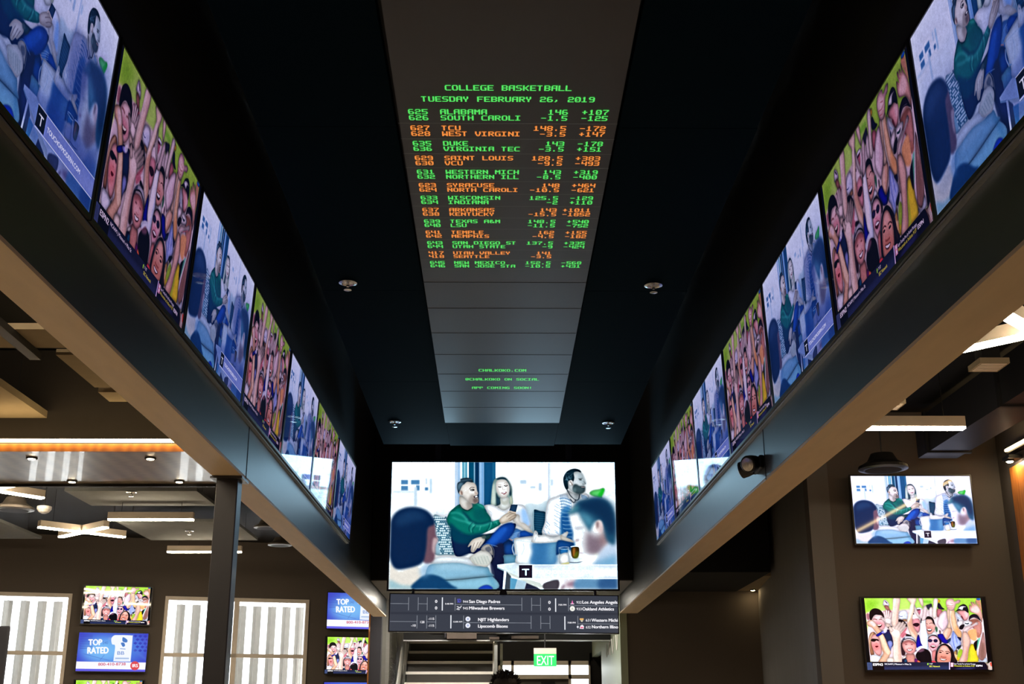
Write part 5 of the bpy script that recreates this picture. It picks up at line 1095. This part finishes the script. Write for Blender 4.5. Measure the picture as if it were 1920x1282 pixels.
# ---------------------------------------------------------------- exit sign
ex = thing('exit_sign', 'green illuminated exit sign hanging before the glazed door', 'exit sign', (.845, 22.0, 2.40))
MB().box(-.20, .20, -.02, .03, .105, .205).build('canopy_box', FRAMEM, ex)
MB().box(-.20, .20, -.012, .012, -.11, .105).build('panel', EXITG, ex)
mb = MB()
T = glyph_tris('EXIT'); tw = max(p[0] for t in T for p in t)
for t in T: mb.add([(-.155 + p[0]/tw*.31, -.0135, -.085 + p[1]/.72*.165) for p in t], [(0, 1, 2)])
mb.build('lettering', EXITW, ex); MB().tube((0, 0, .2), (0, 0, 3.6), .012, 8).build('hanger', BLACK, ex)

# ---------------------------------------------------------------- staircase
st = thing('staircase', 'straight stairs with pale nosings climbing away at the end of the hall', 'staircase', (-.89, 20.4, 0))
RS, RN = .203, .28
for i in range(15):
    MB().box(-.80, .80, i*RN, i*RN+RN+.02, i*RS, (i+1)*RS-.03).build('riser', RISER, st)
    MB().box(-.815, .815, i*RN-.02, i*RN+RN+.02, (i+1)*RS-.03, (i+1)*RS+.02).build('tread', NOSE, st)
for s in (-1, 1):
    MB().bar((s*.84, -.1, .02), (s*.84, 15*RN, 15*RS), .04, .30).build('stringer', ALU, st)
for k, (dz, xx) in enumerate(((.55, .87), (.75, .86), (.95, .86))):
    MB().bar((-xx, -.05, dz), (-xx, 15*RN, 15*RS+dz), .03, .035).build('rail', ALU, st)
for s, y0 in ((1, 2.2), (1, 3.4), (-1, .9), (-1, 3.0)):
    MB().box(s*.86-.03, s*.86+.03, y0, y0+.05, y0/RN*RS, y0/RN*RS+1.1).build('post', ALU, st)
mb = MB(); mb.box(.80, .86, 2.9, 2.96, 0, 2.78); mb.box(.94, .99, 3.1, 3.16, 0, 2.78); mb.build('newel_post', WHITE, st)

# dark upright panel by the first window
up_ = thing('display_panel', 'dark upright panel with a rounded top corner before the first window', 'panel', (-8.05, 20.0, 0))
MB().prism([(-.45, -.03), (.16, -.03), (.19, 0), (.16, .03), (-.45, .03)], .04, 2.84).build('board', mat('panel_navy', (.03, .033, .05), .7), up_, bevel=.03)
MB().box(-.45, .17, -.2, .2, 0, .04).build('foot', BLACK, up_)

# ---------------------------------------------------------------- the person walking in below the sign
def limb(name, chain, m, parent, sub=2):
    """a skinned body grown from joints: chain = list of (joint, parent index, radius)"""
    me = D.meshes.new(name); me.from_pydata([c[0] for c in chain], [(c[1], i) for i, c in enumerate(chain) if c[1] is not None], [])
    o = D.objects.new(name, me); COL.objects.link(o); o.parent = parent
    sk = o.modifiers.new('skin', 'SKIN'); sk.use_smooth_shade = True; lay = me.skin_vertices[0] if me.skin_vertices else None
    if lay is None:
        bpy.context.view_layer.objects.active = o; lay = me.skin_vertices[0]
    for i, c in enumerate(chain): r = c[2]; lay.data[i].radius = (r, r) if not isinstance(r, tuple) else r
    lay.data[0].use_root = True
    ss = o.modifiers.new('smooth', 'SUBSURF'); ss.levels = sub; ss.render_levels = sub; me.materials.append(m); return o
pe = thing('person', 'person with short spiky black hair standing below the hanging signs', 'person', (.075, 11.75, 0))
B = [((0, 0, .93), None, (.15, .11)), ((0, 0, 1.10), 0, (.14, .10)), ((0, .01, 1.30), 1, (.16, .11)), ((0, .01, 1.41), 2, (.12, .085)), ((0, .0, 1.48), 3, .055), ((0, -.01, 1.54), 4, .060), ((0, -.015, 1.60), 5, (.078, .092)), ((0, -.005, 1.67), 6, (.074, .090)), ((0, 0, 1.71), 7, (.05, .06))]
for s in (-1, 1):
    n = len(B); B += [((s*.17, .01, 1.39), 3, .062), ((s*.20, .01, 1.26), n, .050), ((s*.225, .015, 1.10), n+1, .042), ((s*.235, -.02, .97), n+2, .036), ((s*.24, -.05, .86), n+3, .028), ((s*.24, -.065, .81), n+4, (.035, .02))]
    h0 = n+5
    for dx, dy, L in ((-.028, -.018, .075), (-.010, -.006, .085), (.010, .004, .080), (.026, .014, .062)):
        m_ = len(B); b0 = (s*.24+dx*.3, -.068+dy, .775); B += [(b0, h0, .010), ((b0[0], b0[1]-.012, .775-L*.5), m_, .009), ((b0[0], b0[1]-.004, .775-L), m_+1, .008)]
    m_ = len(B); B += [((s*.215, -.095, .80), h0, .011), ((s*.212, -.11, .765), m_, .009)]
    n = len(B); B += [((s*.09, 0, .86), 0, .088), ((s*.10, -.01, .66), n, .072), ((s*.10, -.015, .48), n+1, .055), ((s*.105, .005, .28), n+2, .052), ((s*.105, .02, .09), n+3, .036), ((s*.11, -.02, .045), n+4, .036), ((s*.115, -.12, .035), n+5, .034), ((s*.118, -.17, .03), n+6, .024)]
body = limb('body', B, SKIN, pe)
MB().lathe([(.006, -.016), (.016, -.004), (.012, .012), (.004, .02)], (0, -.098, 1.605), (0, -.3, 1), 10).build('nose', SKIN, pe, smooth=True)
for s in (-1, 1):
    MB().lathe([(.002, -.008), (.012, -.004), (.012, .004), (.002, .008)], (s*.032, -.098, 1.635), (0, -1, 0), 12).build('eye', WHITE, pe, smooth=True)
    MB().lathe([(.004, -.01), (.028, -.004), (.026, .006), (.006, .01)], (s*.082, 0, 1.615), (1, 0, 0), 12).build('ear', SKIN, pe, smooth=True)
MB().box(-.026, .026, -.104, -.094, 1.558, 1.566).build('mouth', mat('lips', (.14, .05, .045), .5), pe, bevel=.003)
rg = random.Random(3); mb = MB()
mb.lathe([(.098, -.03), (.115, .02), (.117, .06), (.10, .10), (.06, .128), (.02, .138)], (0, .012, 1.632), (0, -.1, 1), 24)
for i in range(620):
    th = rg.random()*2*math.pi; cz_ = -.25 + 1.25*rg.random(); sz = math.sqrt(max(0, 1-cz_*cz_)); dv = Vector((sz*math.cos(th), sz*math.sin(th)*1.0, cz_))
    if dv.y < -.45 and dv.z < .45: continue
    c = Vector((0, .012, 1.655)) + Vector((dv.x*.108, dv.y*.108, dv.z*.108)); L = .022 + .022*rg.random(); j = Vector((rg.random()-.5, rg.random()-.5, rg.random()-.3))*.9
    e = c + (dv + j*.5).normalized()*L; e2 = e + (dv + j).normalized()*L*.35
    t = dv.cross(Vector((0, 0, 1)) if abs(dv.z) < .9 else Vector((1, 0, 0))).normalized(); u_ = dv.cross(t); q = .0075
    mb.add([c+t*q, c-t*q*.5+u_*q*.87, c-t*q*.5-u_*q*.87, e+t*q*.5, e-t*q*.25+u_*q*.43, e-t*q*.25-u_*q*.43, e2], [(0, 1, 4, 3), (1, 2, 5, 4), (2, 0, 3, 5), (3, 4, 6), (4, 5, 6), (5, 3, 6)])
mb.build('hair', HAIR, pe)
SH = [((0, .0, .88), None, (.165, .125)), ((0, .005, 1.08), 0, (.155, .115)), ((0, .01, 1.30), 1, (.175, .125)), ((0, .01, 1.42), 2, (.125, .095))]
for s in (-1, 1): n = len(SH); SH += [((s*.175, .01, 1.39), 3, .074), ((s*.205, .01, 1.26), n, .064), ((s*.232, .012, 1.10), n+1, .055), ((s*.24, -.02, .96), n+2, .048)]
limb('sweatshirt', SH, CLOTH, pe)
TR = [((0, 0, .93), None, (.16, .12))]
for s in (-1, 1): n = len(TR); TR += [((s*.09, 0, .84), 0, .10), ((s*.10, -.01, .64), n, .083), ((s*.10, -.012, .46), n+1, .068), ((s*.106, .01, .25), n+2, .064), ((s*.106, .015, .10), n+3, .058)]
limb('trousers', TR, DENIM, pe)
for s in (-1, 1): limb('shoe', [((s*.108, .03, .05), None, .048), ((s*.112, -.05, .045), 0, .046), ((s*.116, -.13, .035), 1, .042), ((s*.118, -.19, .028), 2, .030)], SHOE, pe)
